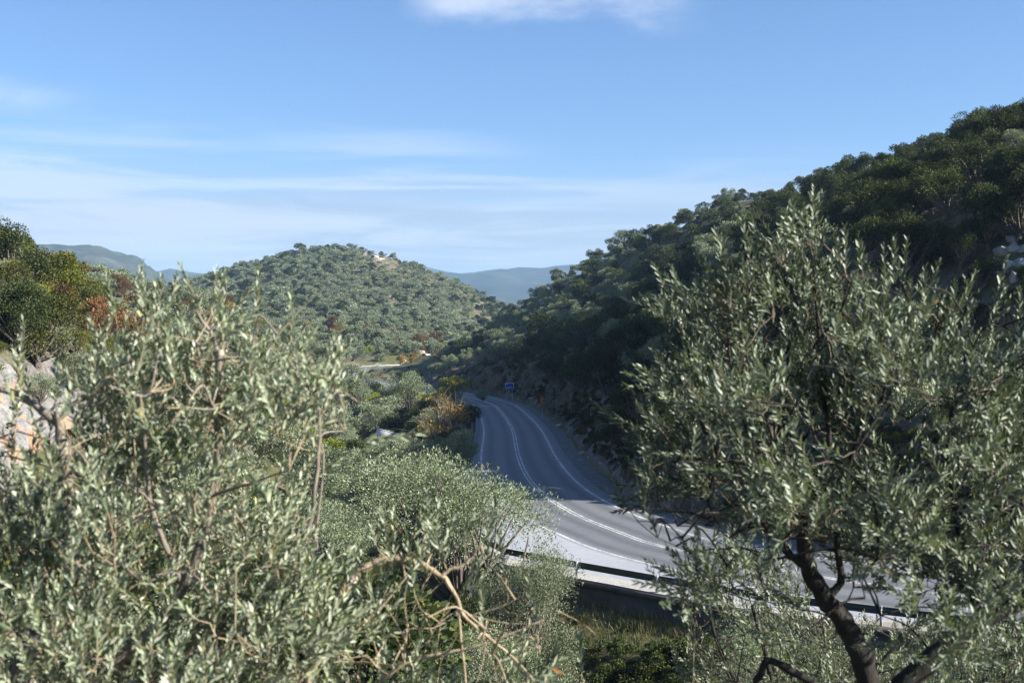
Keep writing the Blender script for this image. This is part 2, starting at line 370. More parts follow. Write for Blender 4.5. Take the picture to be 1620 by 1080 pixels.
# ------------------------------------------------------------------ the lie of the land
ctl = [  # X, Y, Z
 (0, 0, 8.9), (-8, 0, 8.9), (8, 0, 8.9), (0, -20, 10), (-25, -12, 11), (25, -12, 10), (0, 2.5, 8.4), (-2, 6, 6.8), (3, 7, 6.4), (0, 14, 3.6), (-8, 14, 4.2), (8, 14, 3.6),
 (0, 25, 0.2), (10, 25, 0.6), (-10, 25, 1), (0, 36, -2.6), (8, 36, -2.2), (-8, 38, -2.4), (-15, 40, -1.2), (18, 36, -1.5), (30, 30, -0.5), (45, 20, 0), (15, 20, 2), (30, 12, 4), (60, 8, 2), (100, 8, 3),
 (-8, 60, -4), (-12, 80, -5), (-14, 110, -6), (-14, 150, -6), (-16, 190, -5), (-24, 230, -4), (-35, 255, -3), (-20, 60, -2.5), (-28, 100, -3), (-32, 150, -5), (-40, 200, -5), (-55, 255, -2), (-28, 330, -2), (-30, 370, 0), (-40, 390, 1.2),
 (-26, 45, 3), (-27, 62, 5), (-29, 75, 6), (-32, 92, 5), (-34, 45, 10), (-36, 64, 12.5), (-37, 80, 11.5), (-38, 100, 10), (-42, 112, 13.0), (-60, 80, 20), (-85, 100, 24), (-60, 120, 17), (-44, 130, 13), (-48, 150, 10), (-60, 180, 8), (-62, 215, 5), (-75, 260, 6),
 (-100, 60, 28), (-60, 30, 18), (-40, 20, 14), (-70, 330, 8), (-96, 335, 23), (-90, 360, 21), (-130, 330, 26), (-95, 400, 19), (-120, 150, 24), (-150, 220, 26),
 # right-hand hill, its unseen crest raised to shade the slope and road
 (12, 100, 5), (18, 100, 10.5), (27, 100, 17), (42, 100, 25), (62, 100, 36), (84, 100, 48), (120, 100, 64), (25, 68, 3.5), (33, 64, 8), (36, 84, 17), (50, 66, 15.5), (80, 62, 38), (120, 55, 54), (60, 82, 32), (84, 82, 49),
 (40, 45, 2), (60, 42, 6), (100, 38, 22), (130, 30, 24), (160, 60, 52), (160, 150, 92), (160, 300, 70), (110, 200, 68), (110, 300, 56), (60, 150, 35), (84, 150, 45), (40, 150, 25), (20, 150, 13),
 (81, 200, 42), (93, 230, 46), (104, 258, 50), (60, 200, 36), (40, 200, 27), (20, 200, 15), (9, 200, 7), (79, 232, 43.5), (79, 262, 44.5), (73, 300, 46), (50, 300, 39), (30, 300, 28), (10, 300, 15), (0, 300, 9.5), (-10, 300, 5), (53, 330, 43.5), (44, 350, 40), (30, 352, 34), (10, 350, 22), (0, 345, 15), (-12, 340, 7), (-20, 335, 2.5),
 (31, 372, 35), (21, 382, 27), (6, 392, 18.5), (-8, 395, 10.5), (-18, 398, 5.5), (80, 400, 38), (60, 450, 26), (100, 500, 30), (20, 430, 12), (10, 450, 6), (30, 490, 4),
 # domed hill and what lies behind
 (-46, 440, 6.5), (-28, 446, 5.5), (-70, 470, 13), (-34, 490, 8), (0, 520, 6), (-59, 560, 18), (-34, 620, 18), (-21, 700, 17), (5, 640, 10), (-85, 680, 38), (-57, 760, 45), (-111, 620, 28), (-106, 520, 17), (-100, 420, 12), (-150, 480, 16), (-190, 560, 22),
 (-106, 850, 71), (-132, 850, 70), (-150, 830, 64), (-164, 800, 53.5), (-174, 760, 42), (-82, 860, 65), (-65, 870, 58), (-40, 890, 42), (-7, 930, 26), (20, 960, 17), (-200, 720, 30), (-260, 700, 26), (-230, 850, 45), (-120, 1000, 55), (-60, 1050, 35), (-150, 1250, 10), (-400, 1000, 20), (-300, 1300, 0), (60, 800, 5), (60, 1100, 0), (150, 700, 15), (200, 1300, -5), (500, 1300, -5), (300, 500, 35), (400, 900, 10), (-600, 1300, 0), (-400, 600, 30), (-300, 300, 32), (-250, 120, 34), (300, 200, 80), (260, 80, 50), (200, 10, 8), (-150, -20, 20), (150, -30, 8),
]
ctl = np.array(ctl, float)
def warp(X, Y): return np.c_[X / (Y + 55.0) * 3.0, np.log(Y + 55.0) * 3.0]
CW = warp(ctl[:, 0], ctl[:, 1]); KC = 0.10
def phi(a, b): return np.sqrt(((a[:, None] - b[None]) ** 2).sum(-1) + KC * KC)
A = np.zeros((len(CW) + 3, len(CW) + 3)); A[:-3, :-3] = phi(CW, CW) ; A[:-3, -3] = 1; A[-3, :-3] = 1; A[:-3, -2:] = CW; A[-2:, :-3] = CW.T
A[:-3, :-3] -= np.eye(len(CW)) * 0.02
COEF = np.linalg.solve(A, np.r_[ctl[:, 2], 0, 0, 0])
def base_h(X, Y):
    X = np.asarray(X, float); sh = X.shape; W = warp(X.ravel(), np.asarray(Y, float).ravel()); out = np.empty(len(W))
    for a in range(0, len(W), 20000):
        w = W[a:a + 20000]; out[a:a + 20000] = phi(w, CW) @ COEF[:-3] + COEF[-3] + w @ COEF[-2:]
    return out.reshape(sh)
def sstep(x, a, b):
    t = np.clip((x - a) / (b - a), 0, 1); return t * t * (3 - 2 * t)
def height(X, Y):
    X = np.asarray(X, float); Y = np.asarray(Y, float); sh = X.shape; X = X.ravel(); Y = Y.ravel()
    z = base_h(X, Y)
    far = np.clip(Y / 200, 0.15, 1.5)
    z = z + fbm(X / 14, Y / 14, 3, 4) * 2.2 * np.clip(far, 0.2, 1.0) * (np.hypot(X, Y) > 3) + fbm(X / 60, Y / 60, 9, 3) * 3.0 * np.clip(far - 0.4, 0, 1) + fbm(X / 32, Y / 32, 19, 2) * 5.0 * sstep(X, 25, 60) * sstep(Y, 120, 180)
    idx, off = road_offset(X, Y)
    rz = RZ[idx]; L = HALF[idx] + SHL[idx]; Rr = HALF[idx] + SHR[idx]
    # hill side (off < 0): verge, ditch, then a steep rough cut up to the slope
    t = -off - (Rr + 1.6)
    rough = fbm(X / 3.2, Y / 3.2, 21, 4) * 1.5 + np.abs(fbm(X / 7, Y / 7, 33, 3)) * 1.6
    cut = rz - 0.3 + np.maximum(t, 0) * 1.45 + rough * sstep(t, 0.3, 4)
    zr = np.where(t < 0, rz - 0.3, np.where(z > rz - 0.3, np.minimum(z + rough * 0.5 * sstep(t, 1, 4) * sstep(t, 22, 8), cut), rz - 0.3 + (z - rz + 0.3) * sstep(t, 0, 14)))
    # valley side: retaining wall foot, then the bank
    u = off - (L + 0.1)
    zl = np.where(u < -2.4, rz - 0.3, rz - 0.95 + (z - rz + 0.95) * sstep(u, 0.3, 9.0) - 0.12 * np.minimum(np.maximum(u, 0), 4))
    zl = np.where((u < 0.9) & (u >= -2.4), rz - 0.95, zl)
    near = np.abs(off) < 60
    z2 = np.where(off < 0, zr, zl)
    return np.where(near, z2, z).reshape(sh)

cols = np.r_[np.linspace(-1.9, -0.62, 46, endpoint=False), np.linspace(-0.62, 0.70, 330, endpoint=False), np.linspace(0.70, 2.2, 60)]
rows = np.exp(np.linspace(math.log(22), math.log(1500), 470)) - 42
GX = cols[None, :] * (rows[:, None] + 55) * 0.92; GY = np.repeat(rows[:, None], len(cols), 1)
GZ = height(GX, GY)
nr, nc = GX.shape
ii = (np.arange(nr - 1)[:, None] * nc + np.arange(nc - 1)[None]).ravel()
terr = obj('hillside', mesh('hillside', np.c_[GX.ravel(), GY.ravel(), GZ.ravel()], np.c_[ii, ii + 1, ii + nc + 1, ii + nc], mat=MAT['hillside'], smooth=True))
tag(terr, kind='structure')
def H1(x, y): return float(height(np.array([x]), np.array([y]))[0])

# the plain and hills beyond, out to the horizon
def far_ridge(name, prof, d, depth, seed, base=-40):
    """a rounded ridge whose crest is seen at the given pixel heights, with a foot in front and behind"""
    px = np.array([p[0] for p in prof], float); py = np.array([p[1] for p in prof], float)
    xs = np.linspace(px[0], px[-1], 160); hs = CAM_H + (540 - np.interp(xs, px, py)) / F * d
    v = np.linspace(-1, 1, 60)
    X = (xs[None] - 810) / F * d + 0 * v[:, None]; Y = d + v[:, None] * depth + 0 * xs[None]
    prof_v = np.clip(1 - np.abs(v) ** 1.25, 0, 1)[:, None]
    Z = base + (hs[None] - base) * prof_v
    Z = Z + (fbm(X / (d * 0.05), Y / (d * 0.05), seed, 5)) * 0.16 * (hs[None] - base) * (0.15 + (1 - prof_v)) * (prof_v > 0) + fbm(X / (d * 0.012), Y / (d * 0.012), seed + 5, 4) * 0.012 * d * 0.4
    a, b = X.shape; i = (np.arange(a - 1)[:, None] * b + np.arange(b - 1)[None]).ravel()
    o = obj(name, mesh(name, np.c_[X.ravel(), Y.ravel(), Z.ravel()], np.c_[i, i + 1, i + b + 1, i + b], mat=MAT['far_hillside'], smooth=True)); return tag(o, kind='structure')
far_ridge('far_hills', [(-1500, 470), (-600, 440), (0, 432), (280, 430), (330, 432), (420, 440), (560, 432), (640, 418), (690, 428), (735, 432), (770, 426), (830, 428), (910, 421), (1000, 426), (1200, 410), (1700, 430), (3000, 470)], 4600, 2300, 5)
far_ridge('far_hills', [(-900, 480), (-300, 420), (60, 388), (120, 387), (160, 391), (215, 409), (260, 440), (330, 480), (420, 535)], 2500, 900, 8)
gp = obj('ground', mesh('ground', [(-14000, -9000, -45), (14000, -9000, -45), (14000, 14000, -45), (-14000, 14000, -45)], np.array([(0, 1, 2, 3)]), mat=MAT['far_hillside'])); tag(gp, kind='structure')

# ------------------------------------------------------------------ road surface, verges, markings
def strip(name, offs, zoff, mat, i0=0, i1=None, colf=None, parent=None):
    """a sheet along the road; offs: list of offsets (left positive), each a number or a per-point array"""
    i1 = len(CL) if i1 is None else i1
    sl = slice(i0, i1); c = CL[sl]; l = LFT[sl]; z = RZ[sl]
    O = np.stack([np.broadcast_to(np.asarray(o, float), (len(CL),))[sl] if np.ndim(o) else np.full(len(c), float(o)) for o in offs], 1)
    zo = np.broadcast_to(np.asarray(zoff, float), (len(offs),)) if np.ndim(zoff) else np.full(len(offs), zoff)
    V = np.stack((c[:, None, 0] + O * l[:, None, 0], c[:, None, 1] + O * l[:, None, 1], z[:, None] + zo[None] + 0 * O), -1)
    a, b = O.shape; i = (np.arange(a - 1)[:, None] * b + np.arange(b - 1)[None]).ravel()
    col = None
    if colf is not None: col = np.repeat(colf(O).reshape(-1)[:, None], 3, 1)
    o = obj(name, mesh(name, V.reshape(-1, 3), np.c_[i, i + b, i + b + 1, i + 1], col=col, mat=mat, smooth=True), parent); return o
fr = np.linspace(0, 1, 61)
offs = [HALF * 0 + (-(HALF + SHR) + f * (2 * HALF + SHR + SHL)) for f in fr]
def tracks(O):
    h = HALF[:, None]
    t = 1.0 - 0.32 * sum(np.exp(-((O / h - q) / 0.12) ** 2) for q in (-0.76, -0.27, 0.27, 0.76)) + 0.25 * np.exp(-((np.abs(O / h) - 1.0) / .12) ** 2)
    return t + 1.15 * sstep(O / h, 1.0, 1.12) * (K < i_bend + 24)[:, None]                     # the shoulder's paler, little used surface
road = strip('road', offs, 0.0, MAT['asphalt'], colf=tracks); tag(road, kind='structure')
verge = strip('verge', [-(HALF + SHR + 2.6), -(HALF + SHR + 1.7), -(HALF + SHR + 0.9), -(HALF + SHR - 0.25)], [0.12, -0.12, -0.03, -0.012], MAT['verge_gravel']); tag(verge, kind='structure')
shoulder = strip('gravel_shoulder', [HALF + SHL - 1.3, HALF + SHL - 0.6, HALF + SHL + 0.12], [0.004, 0.03, 0.012], MAT['gravel'], 0, i_bend + 34); tag(shoulder, kind='structure')
LW = 0.075
def marking(name, off, w, i0=0, i1=None):
    o = strip(name, [off - w, off + w], 0.006, MAT['road_paint'], i0, i1, parent=road); o['label'] = 'white painted line on the road'; return o
marking('edge_line', HALF, LW * 1.35); marking('edge_line', -HALF, LW * 1.35)
marking('centre_line', HALF * 0 + 0.13, LW * 0.9); marking('centre_line', HALF * 0 - 0.13, LW * 0.9)
i_stop = int(np.argmin(np.linalg.norm(CL - np.array((-3.3, 205)), axis=1)))
o = strip('stop_mark', [HALF * 0 + 0.5, HALF * 0 + 3.0], 0.006, MAT['road_paint'], i_stop, i_stop + 2, parent=road)

def rock_cut():
    i0, i1 = max(i_right - 16, 2), i_far + 45
    sa = np.arange(i0, i1 - 1, 0.4); tv = np.r_[np.arange(0, 7, .22), np.arange(7, 13, .5)]
    c = np.stack([np.interp(sa, K, CL[:, q]) for q in (0, 1)], 1); l = np.stack([np.interp(sa, K, LFT[:, q]) for q in (0, 1)], 1); o0 = np.interp(sa, K, HALF + SHR) + 1.55
    XY = c[:, None] - l[:, None] * (o0[:, None] + tv[None])[..., None]; Z = height(XY[..., 0], XY[..., 1])
    a, b = Z.shape; sg = np.repeat(sa[:, None], b, 1); u = sg * .75 + Z * .65; v = Z * .8 - sg * .35
    rid = 1 - 2 * np.abs(fbm(u / 2.6, v / 4.5, 51, 4)); blk = vnoise(u / 1.3, v / 1.1, 61); blk2 = np.round(vnoise(u / .7, v / .5, 63) * 3) / 3
    big = fbm(sg / 9, Z / 9, 71, 2)
    d = (rid - .55) * .9 + (np.round(blk * 4) / 4 - .5) * .7 + (blk2 - .5) * .35 + big * 1.2 + fbm(u / .8, v / .8, 81, 3) * .3
    w = sstep(tv, 0, 1.2) * sstep(tv, 13, 8); d = d * w[None] - .25 * (1 - w)[None] + .12
    P = np.stack((XY[..., 0] + l[:, None, 0] * d * .8, XY[..., 1] + l[:, None, 1] * d * .8, Z + d * .55), -1)
    i = (np.arange(a - 1)[:, None] * b + np.arange(b - 1)[None]).ravel()
    tag(obj('rock_cut', mesh('rock_cut', P.reshape(-1, 3), np.c_[i, i + 1, i + b + 1, i + b], mat=MAT['cut_face'], smooth=False)), 'rough dark rock cut above the far side of the shaded road', kind='structure')
rock_cut()

# retaining wall under the valley-side edge
def retaining_wall(i0, i1):
    w = empty('retaining_wall', (*(CL[i0] + LFT[i0] * (HALF[i0] + SHL[i0])), -1.6))
    tag(w, 'dark concrete retaining wall carrying the road edge under the guard rail', 'wall')
    def run(name, offs, z, mat):
        c = CL[i0:i1]; l = LFT[i0:i1]; O = (HALF + SHL)[i0:i1]
        V = np.stack([np.c_[c + l * (O + a)[:, None], RZ[i0:i1] + b] for a, b in zip(offs, z)], 1)
        k = len(offs); n = len(c); i = (np.arange(n - 1)[:, None] * k + np.arange(k)[None]).ravel(); j = (np.arange(n - 1)[:, None] * k + (np.arange(k)[None] + 1) % k).ravel()
        V = V.reshape(-1, 3) - np.array(w.location)
        ob = obj(name, mesh(name, V, [np.c_[i, j, j + k, i + k], np.array([range(k), range((n - 1) * k, n * k)])], mat=mat), w); return ob
    run('wall_face', [0.10, 0.10, 0.42, 0.36], [-2.6, -0.16, -0.16, -2.6], MAT['dark_concrete'])
    run('coping', [0.08, 0.08, 0.50, 0.50], [-0.155, 0.05, 0.04, -0.155], MAT['dark_concrete'])
retaining_wall(max(i_right - 45, 2), i_far + 125)

# guard rail: each post and each rail length is a part
def guard_rail(i0, i1, side, name_label, step=4, post_mat='galvanised', rail_mat='green_rail', inset=0.28):
    k0 = i0; off0 = side * ((HALF + (SHL if side > 0 else SHR))[i0] - inset)
    g = empty('guard_rail', (*(CL[i0] + LFT[i0] * off0), RZ[i0])); tag(g, name_label, 'guard rail')
    mb = MB(); mb.box((0, 0.03, 0.28), (0.022, 0.06, 0.46)); mb.box((0, -0.065, 0.28), (0.04, 0.006, 0.46)); pm = mb.me('post', MAT[post_mat])
    prof = np.array([(0, .42), (.05, .44), (.075, .48), (.05, .53), (.0, .565), (.05, .60), (.075, .65), (.05, .69), (0, .71), (-.012, .71), (.035, .685), (.055, .65), (.035, .61), (-.015, .565), (.035, .52), (.055, .48), (.035, .45), (-.012, .42)])
    hl = step / 2 + 0.02
    V = np.r_[np.c_[np.full(len(prof), -hl), prof], np.c_[np.full(len(prof), hl), prof]]; k = len(prof)
    rm = mesh('rail', V, [np.array([(q, (q + 1) % k, k + (q + 1) % k, k + q) for q in range(k)])], mat=MAT[rail_mat])
    base = Matrix.Translation(g.location).inverted()
    pts = []
    for i in range(i0, i1, step):
        of = side * ((HALF + (SHL if side > 0 else SHR))[i] - inset); p = CL[i] + LFT[i] * of; pts.append((p[0], p[1], RZ[i]))
    pts = [Vector(p) for p in pts]
    for a, b in zip(pts, pts[1:]):
        d = (b - a); ang = math.atan2(d.y, d.x); ln = d.length
        r = obj('rail', rm, g); r.matrix_local = base @ Matrix.Translation((a + b) / 2) @ Matrix.Rotation(ang + (math.pi if side > 0 else 0), 4, 'Z') @ Matrix.Diagonal((ln / step, 1, 1, 1))
        q = obj('post', pm, g); q.matrix_local = base @ Matrix.Translation(a) @ Matrix.Rotation(ang + (math.pi if side > 0 else 0), 4, 'Z') @ Matrix.Translation((0, -0.075, 0))
    return g
guard_rail(max(i_right - 30, 2), i_far + 4, 1, 'dark green crash barrier on pale posts along the valley side of the near bend')
i_f0 = int(np.argmin(np.linalg.norm(CL - np.array((-48, 385)), axis=1))); i_f1 = int(np.argmin(np.linalg.norm(CL - np.array((8, 440)), axis=1)))
guard_rail(i_f0, i_f1, 1, 'pale crash barrier beside the far stretch of road below the domed hill', rail_mat='galvanised')

# ------------------------------------------------------------------ signs
def at_ground(px, d):
    x = (px - 810) / F * d; return x, d, H1(x, d)
def road_sign_blue():
    d = 214.0; x = (806 - 810) / F * d; i, off = road_offset([x], [d]); i = i[0]
    p = CL[i] - LFT[i] * (HALF[i] + SHR[i] + 2.4); x, y = (806 - 810) / F * p[1], p[1]
    z0 = RZ[i] - 0.1; zc = CAM_H - (610 - 540) / F * y
    s = empty('road_sign', (x, y, z0)); s.rotation_euler = (0, 0, R(8)); tag(s, 'blue rectangular road sign with white border on two posts by the shaded rock cut', 'road sign')
    h = zc - z0; w, ht = 0.70, 0.53
    for sx_ in (-0.48, 0.48):
        m = MB(); m.tube([(sx_, 0.05, -0.5), (sx_, 0.05, h + ht)], 0.035, 8); m.build('post', MAT['galvanised'], s)
    m = MB(); m.box((0, 0, h), (w, 0.012, ht)); pn = m.build('panel', MAT['sign_blue'], s)
    m = MB()
    for a, b, c, e in ((0, ht - .035, w - .02, .03), (0, -ht + .035, w - .02, .03), (-w + .035, 0, .03, ht - .07), (w - .035, 0, .03, ht - .07)): m.box((a, -0.016, h + b), (c, 0.003, e))
    m.build('border', MAT['sign_white'], pn)
    m = MB(); m.add([(-.52, -.018, h + .36), (-.28, -.018, h + .36), (-.40, -.018, h + .22), (-.52, -.018, h + .24)], [(0, 3, 2, 1)]); m.box((-.36, -.0165, h + .24), (.09, .002, .022), np.array(Matrix.Rotation(R(40), 3, 'Y'))); m.build('arrow', MAT['sign_white'], pn)
    m = MB(); m.box((0.0, -.0165, h - .26), (.5, .002, .03)); m.build('text_line', MAT['sign_white'], pn)
road_sign_blue()
def road_sign_warning():
    d = 172.0; x = (857 - 810) / F * d; i, off = road_offset([x], [d]); i = i[0]
    p = CL[i] - LFT[i] * (HALF[i] + SHR[i] + 2.6); y = p[1]; x = (858 - 810) / F * y; z0 = H1(x, y)
    s = empty('warning_sign', (x, y, z0)); s.rotation_euler = (0, 0, R(-6)); tag(s, 'pole with two stacked orange triangular warning signs beside the rock cut', 'road sign')
    ztop = CAM_H - (630 - 540) / F * y - z0
    m = MB(); m.tube([(0, .04, -0.4), (0, .04, ztop + .35)], 0.03, 8); m.build('post', MAT['galvanised'], s)
    for k, zc in enumerate((ztop, ztop - 0.72)):
        def tri(r, yy, t): 
            a = np.array([(0, r), (-r * .87, -r * .5), (r * .87, -r * .5)]); return np.r_[np.c_[a[:, 0], np.full(3, yy), a[:, 1] + zc], np.c_[a[:, 0], np.full(3, yy + t), a[:, 1] + zc]]
        m = MB(); V = tri(.47, -.0, .02); m.add(V, [(0, 1, 2), (5, 4, 3)]); m.add(V, [(0, 3, 4, 1), (1, 4, 5, 2), (2, 5, 3, 0)]); pn = m.build('panel', MAT['sign_red'], s)
        m = MB(); V = tri(.36, -.008, .006); m.add(V, [(0, 1, 2), (5, 4, 3)]); m.build('face', MAT['sign_orange'], pn)
        m = MB(); m.box((0, -.012, zc - .02), (.03, .002, .10)); m.box((.05, -.012, zc + .06), (.06, .002, .022)); m.build('symbol', MAT['sign_black'], pn)
road_sign_warning()

# ------------------------------------------------------------------ leaves and trees
def unit(v): return v / (np.linalg.norm(v, axis=-1, keepdims=True) + 1e-9)
def leaf_quads(P, D, Nn, L, W):
    """one diamond-shaped leaf face each"""
    D = unit(D); Sd = unit(np.cross(D, Nn)); L = np.asarray(L)[:, None]; W = np.asarray(W)[:, None]
    V = np.stack((P, P + D * L * 0.5 + Sd * W * 0.5, P + D * L, P + D * L * 0.5 - Sd * W * 0.5), 1).reshape(-1, 3)
    return V, np.arange(len(V)).reshape(-1, 4)
def leaf_folded(P, D, Nn, L, W, sag=0.06):
    """narrow lance-shaped leaf: six blade faces folded along the midrib and bent"""
    D = unit(D); Sd = unit(np.cross(D, Nn)); U = np.cross(Sd, D); L = np.asarray(L)[:, None]; W = np.asarray(W)[:, None]
    a = P; m1 = P + D * L * 0.38 - U * W * 0.10; m2 = P + D * L * 0.72 - U * (W * 0.10 + L * sag * 0.5); t = P + D * L - U * L * sag
    l1 = P + D * L * 0.36 + Sd * W * 0.48 + U * W * 0.10; r1 = P + D * L * 0.36 - Sd * W * 0.48 + U * W * 0.10
    l2 = P + D * L * 0.72 + Sd * W * 0.36 + U * (W * 0.08 - L * sag * 0.5); r2 = P + D * L * 0.72 - Sd * W * 0.36 + U * (W * 0.08 - L * sag * 0.5)
    V = np.stack((a, m1, m2, t, l1, r1, l2, r2), 1).reshape(-1, 3)
    b = (np.arange(len(P)) * 8)[:, None]
    tri = np.concatenate([b + np.array(q)[None] for q in ((0, 1, 4), (0, 5, 1), (2, 3, 6), (2, 7, 3))], 1).reshape(-1, 3)
    quad = np.concatenate([b + np.array(q)[None] for q in ((1, 2, 6, 4), (1, 5, 7, 2))], 1).reshape(-1, 4)
    return V, tri, quad

STYLE = {   # colours: list of (rgb, weight)
 'olive': dict(cols=[((.122, .150, .078), 4), ((.168, .190, .112), 3), ((.080, .108, .050), 3), ((.22, .24, .155), 1)], mat='olive_leaf_far', asp=.34, up=.55, open=.34),
 'oak':   dict(cols=[((.036, .052, .016), 4), ((.055, .070, .020), 3), ((.026, .038, .014), 3), ((.10, .10, .028), 1)], mat='broad_leaf', asp=.62, up=.2, open=.22),
 'lime':  dict(cols=[((.150, .185, .026), 4), ((.20, .22, .03), 3), ((.10, .13, .022), 2), ((.28, .21, .03), 1)], mat='broad_leaf', asp=.7, up=.2, open=.22),
 'moss':  dict(cols=[((.095, .110, .026), 4), ((.13, .135, .032), 3), ((.065, .08, .022), 2), ((.16, .13, .035), 1)], mat='broad_leaf', asp=.62, up=.2, open=.22),
 'rust':  dict(cols=[((.150, .075, .035), 4), ((.19, .11, .045), 3), ((.10, .06, .03), 2), ((.11, .115, .035), 2)], mat='broad_leaf', asp=.6, up=.2, open=.3),
 'gold':  dict(cols=[((.33, .19, .035), 4), ((.26, .13, .03), 2), ((.36, .26, .07), 2), ((.17, .14, .06), 2)], mat='dry_leaf', asp=.8, up=.1, open=.5),
}
def make_tree(seed, style, H, Wd, n, leaf, nclump=34, trunk_h=0.30, sparse=0.0, branches=True, k=6):
    """returns (crown mesh, trunk mesh) for a tree standing at the origin"""
    st = STYLE[style]; rng = np.random.default_rng(seed)
    ch = H * (1 - trunk_h); cz = H * trunk_h + ch * 0.48
    # clumps through the crown's volume, mostly near its outside, uneven lobes
    nl_ = int(rng.integers(4, 7)); la = (np.arange(nl_) + rng.uniform(-.35, .35, nl_)) / nl_ * 2 * np.pi; lr = rng.uniform(.16, .34, nl_) * Wd; lz = rng.uniform(-.34, .22, nl_) * ch
    lc = np.c_[np.cos(la) * lr, np.sin(la) * lr, lz]; lc = np.r_[lc, [(rng.normal() * .08 * Wd, rng.normal() * .08 * Wd, .18 * ch)]]; lR = np.r_[rng.uniform(.24, .36, nl_), .30]
    li = rng.integers(nl_ + 1, size=nclump); d = unit(rng.normal(size=(nclump, 3))); d[:, 2] = np.where(d[:, 2] < -0.5, -d[:, 2] * .5, d[:, 2]); d = unit(d)
    cc = lc[li] + d * (rng.uniform(.35, 1.0, nclump) * lR[li])[:, None] * np.array((Wd * .8, Wd * .8, ch * .8)); cc[:, 2] = np.maximum(cc[:, 2], -ch * .46) + cz
    cr = rng.uniform(0.13, 0.26, nclump) * (Wd + ch) / 2 * 0.82
    cb = rng.uniform(0.80, 1.2, nclump)
    w = cr ** 2; w = w / w.sum()
    ci = rng.choice(nclump, n, p=w)
    q = unit(rng.normal(size=(n, 3))); q[:, 2] = np.where(rng.random(n) < 0.35, np.abs(q[:, 2]), q[:, 2]); q = unit(q)
    rr = rng.uniform(0.25, 1.0, n) ** (st['open'] + 0.25)
    P = cc[ci] + q * (rr * cr[ci])[:, None] * np.array((1, 1, 0.85))
    D = q * 0.6 + unit(P - np.array((0, 0, cz))) * 0.35 + np.array((0, 0, st['up'] * .5)) + rng.normal(size=(n, 3)) * 0.62
    Nn = rng.normal(size=(n, 3)) + q * 0.7 + np.array((0, 0, 0.5))
    L = leaf * rng.uniform(0.65, 1.35, n)
    V, Fq = leaf_quads(P, D, Nn, L, L * st['asp'])
    cs = np.array([c for c, _ in st['cols']]); cw = np.array([x for _, x in st['cols']], float); cw /= cw.sum()
    col = cs[rng.choice(len(cs), n, p=cw)] * rng.uniform(0.78, 1.25, n)[:, None] * cb[ci][:, None]
    cm = mesh('crown', V, Fq, fcol=col, mat=MAT[st['mat']])
    mb = MB(); lean = rng.normal(size=2) * 0.06 * H
    fork = np.array((lean[0], lean[1], H * trunk_h * 1.05)); r0 = 0.035 * H
    mb.tube(spline([(0, 0, -0.6), (lean[0] * .2, lean[1] * .2, H * trunk_h * .4), fork], 4), np.linspace(r0 * 1.25, r0 * .8, 9), k)
    if branches:
        for j in range(nclump):
            e = cc[j]; mid = fork * 0.5 + e * 0.5 + rng.normal(size=3) * 0.05 * H + np.array((0, 0, -0.04 * H))
            P3 = spline([fork - (0, 0, 0.05 * H), mid, e], 3); mb.tube(P3, np.linspace(r0 * .42, r0 * .10, len(P3)), 4, cap=False)
            if sparse:
                for _ in range(7):
                    f = e + rng.normal(size=3) * cr[j] * 0.9 + (0, 0, 0.25 * cr[j]); mb.tube(spline([mid * .35 + e * .65, e * .6 + f * .4 + rng.normal(size=3) * .05, f], 2), np.linspace(r0 * .12, r0 * .04, 5), 3, cap=False)
    tm = mb.me('trunk', MAT['bark_far'])
    return cm, tm
SP = {}
def variants(key, style, count, **kw):
    SP[key] = [make_tree(100 * (1 + hash(key) % 1) + 7 * i + len(SP) * 31, style, **kw) for i in range(count)]
# tier 1: within 70 m, 2: to 180 m, 3: to 420 m, 4: beyond
variants('olive1', 'olive', 3, H=5.6, Wd=5.6, n=34000, leaf=.095, nclump=64, trunk_h=.10)
variants('olive2', 'olive', 4, H=5.2, Wd=5.0, n=9000, leaf=.17, nclump=32, trunk_h=.2)
variants('olive3', 'olive', 4, H=5.2, Wd=5.0, n=3600, leaf=.26, nclump=20, trunk_h=.2)
variants('olive4', 'olive', 4, H=4.6, Wd=5.4, n=1100, leaf=.52, nclump=16, branches=False, k=4, trunk_h=.2)
variants('oak2', 'oak', 3, H=6.0, Wd=6.0, n=12000, leaf=.16, nclump=44, trunk_h=.16)
variants('oak3', 'oak', 3, H=5.6, Wd=5.8, n=3800, leaf=.26, nclump=22, trunk_h=.14)
variants('oak4', 'oak', 2, H=4.6, Wd=5.2, n=1000, leaf=.52, nclump=14, trunk_h=.1, branches=False, k=4)
variants('lime2', 'lime', 2, H=5.5, Wd=5.5, n=9000, leaf=.17, nclump=36, trunk_h=.18)
variants('moss2', 'moss', 3, H=6.0, Wd=6.0, n=12000, leaf=.16, nclump=40, trunk_h=.14)
variants('rust2', 'rust', 2, H=5.0, Wd=5.0, n=8000, leaf=.17, nclump=34, trunk_h=.18)
variants('gold2', 'gold', 1, H=6.5, Wd=7.0, n=1500, leaf=.17, nclump=40, trunk_h=.2, sparse=1.0)
variants('gold3', 'gold', 1, H=4.0, Wd=4.4, n=1500, leaf=.26, nclump=22, trunk_h=.15, sparse=1.0)

TREE_NAME = {'olive': 'olive_tree', 'oak': 'evergreen_tree', 'lime': 'leafy_tree', 'moss': 'broadleaf_tree', 'rust': 'rust_leaved_tree', 'gold': 'autumn_tree'}
def place(key, v, x, y, scale=(1, 1, 1), rot=0.0, z=None, label='', group=None):
    cm, tm = SP[key][v % len(SP[key])]; kind = key[:-1]
    t = empty(TREE_NAME[kind], (x, y, H1(x, y) - 0.1 if z is None else z)); t.rotation_euler = (0, 0, rot); t.scale = scale
    obj('crown', cm, t); obj('trunk', tm, t)
    return tag(t, label, 'tree', group)

exec_placement = True
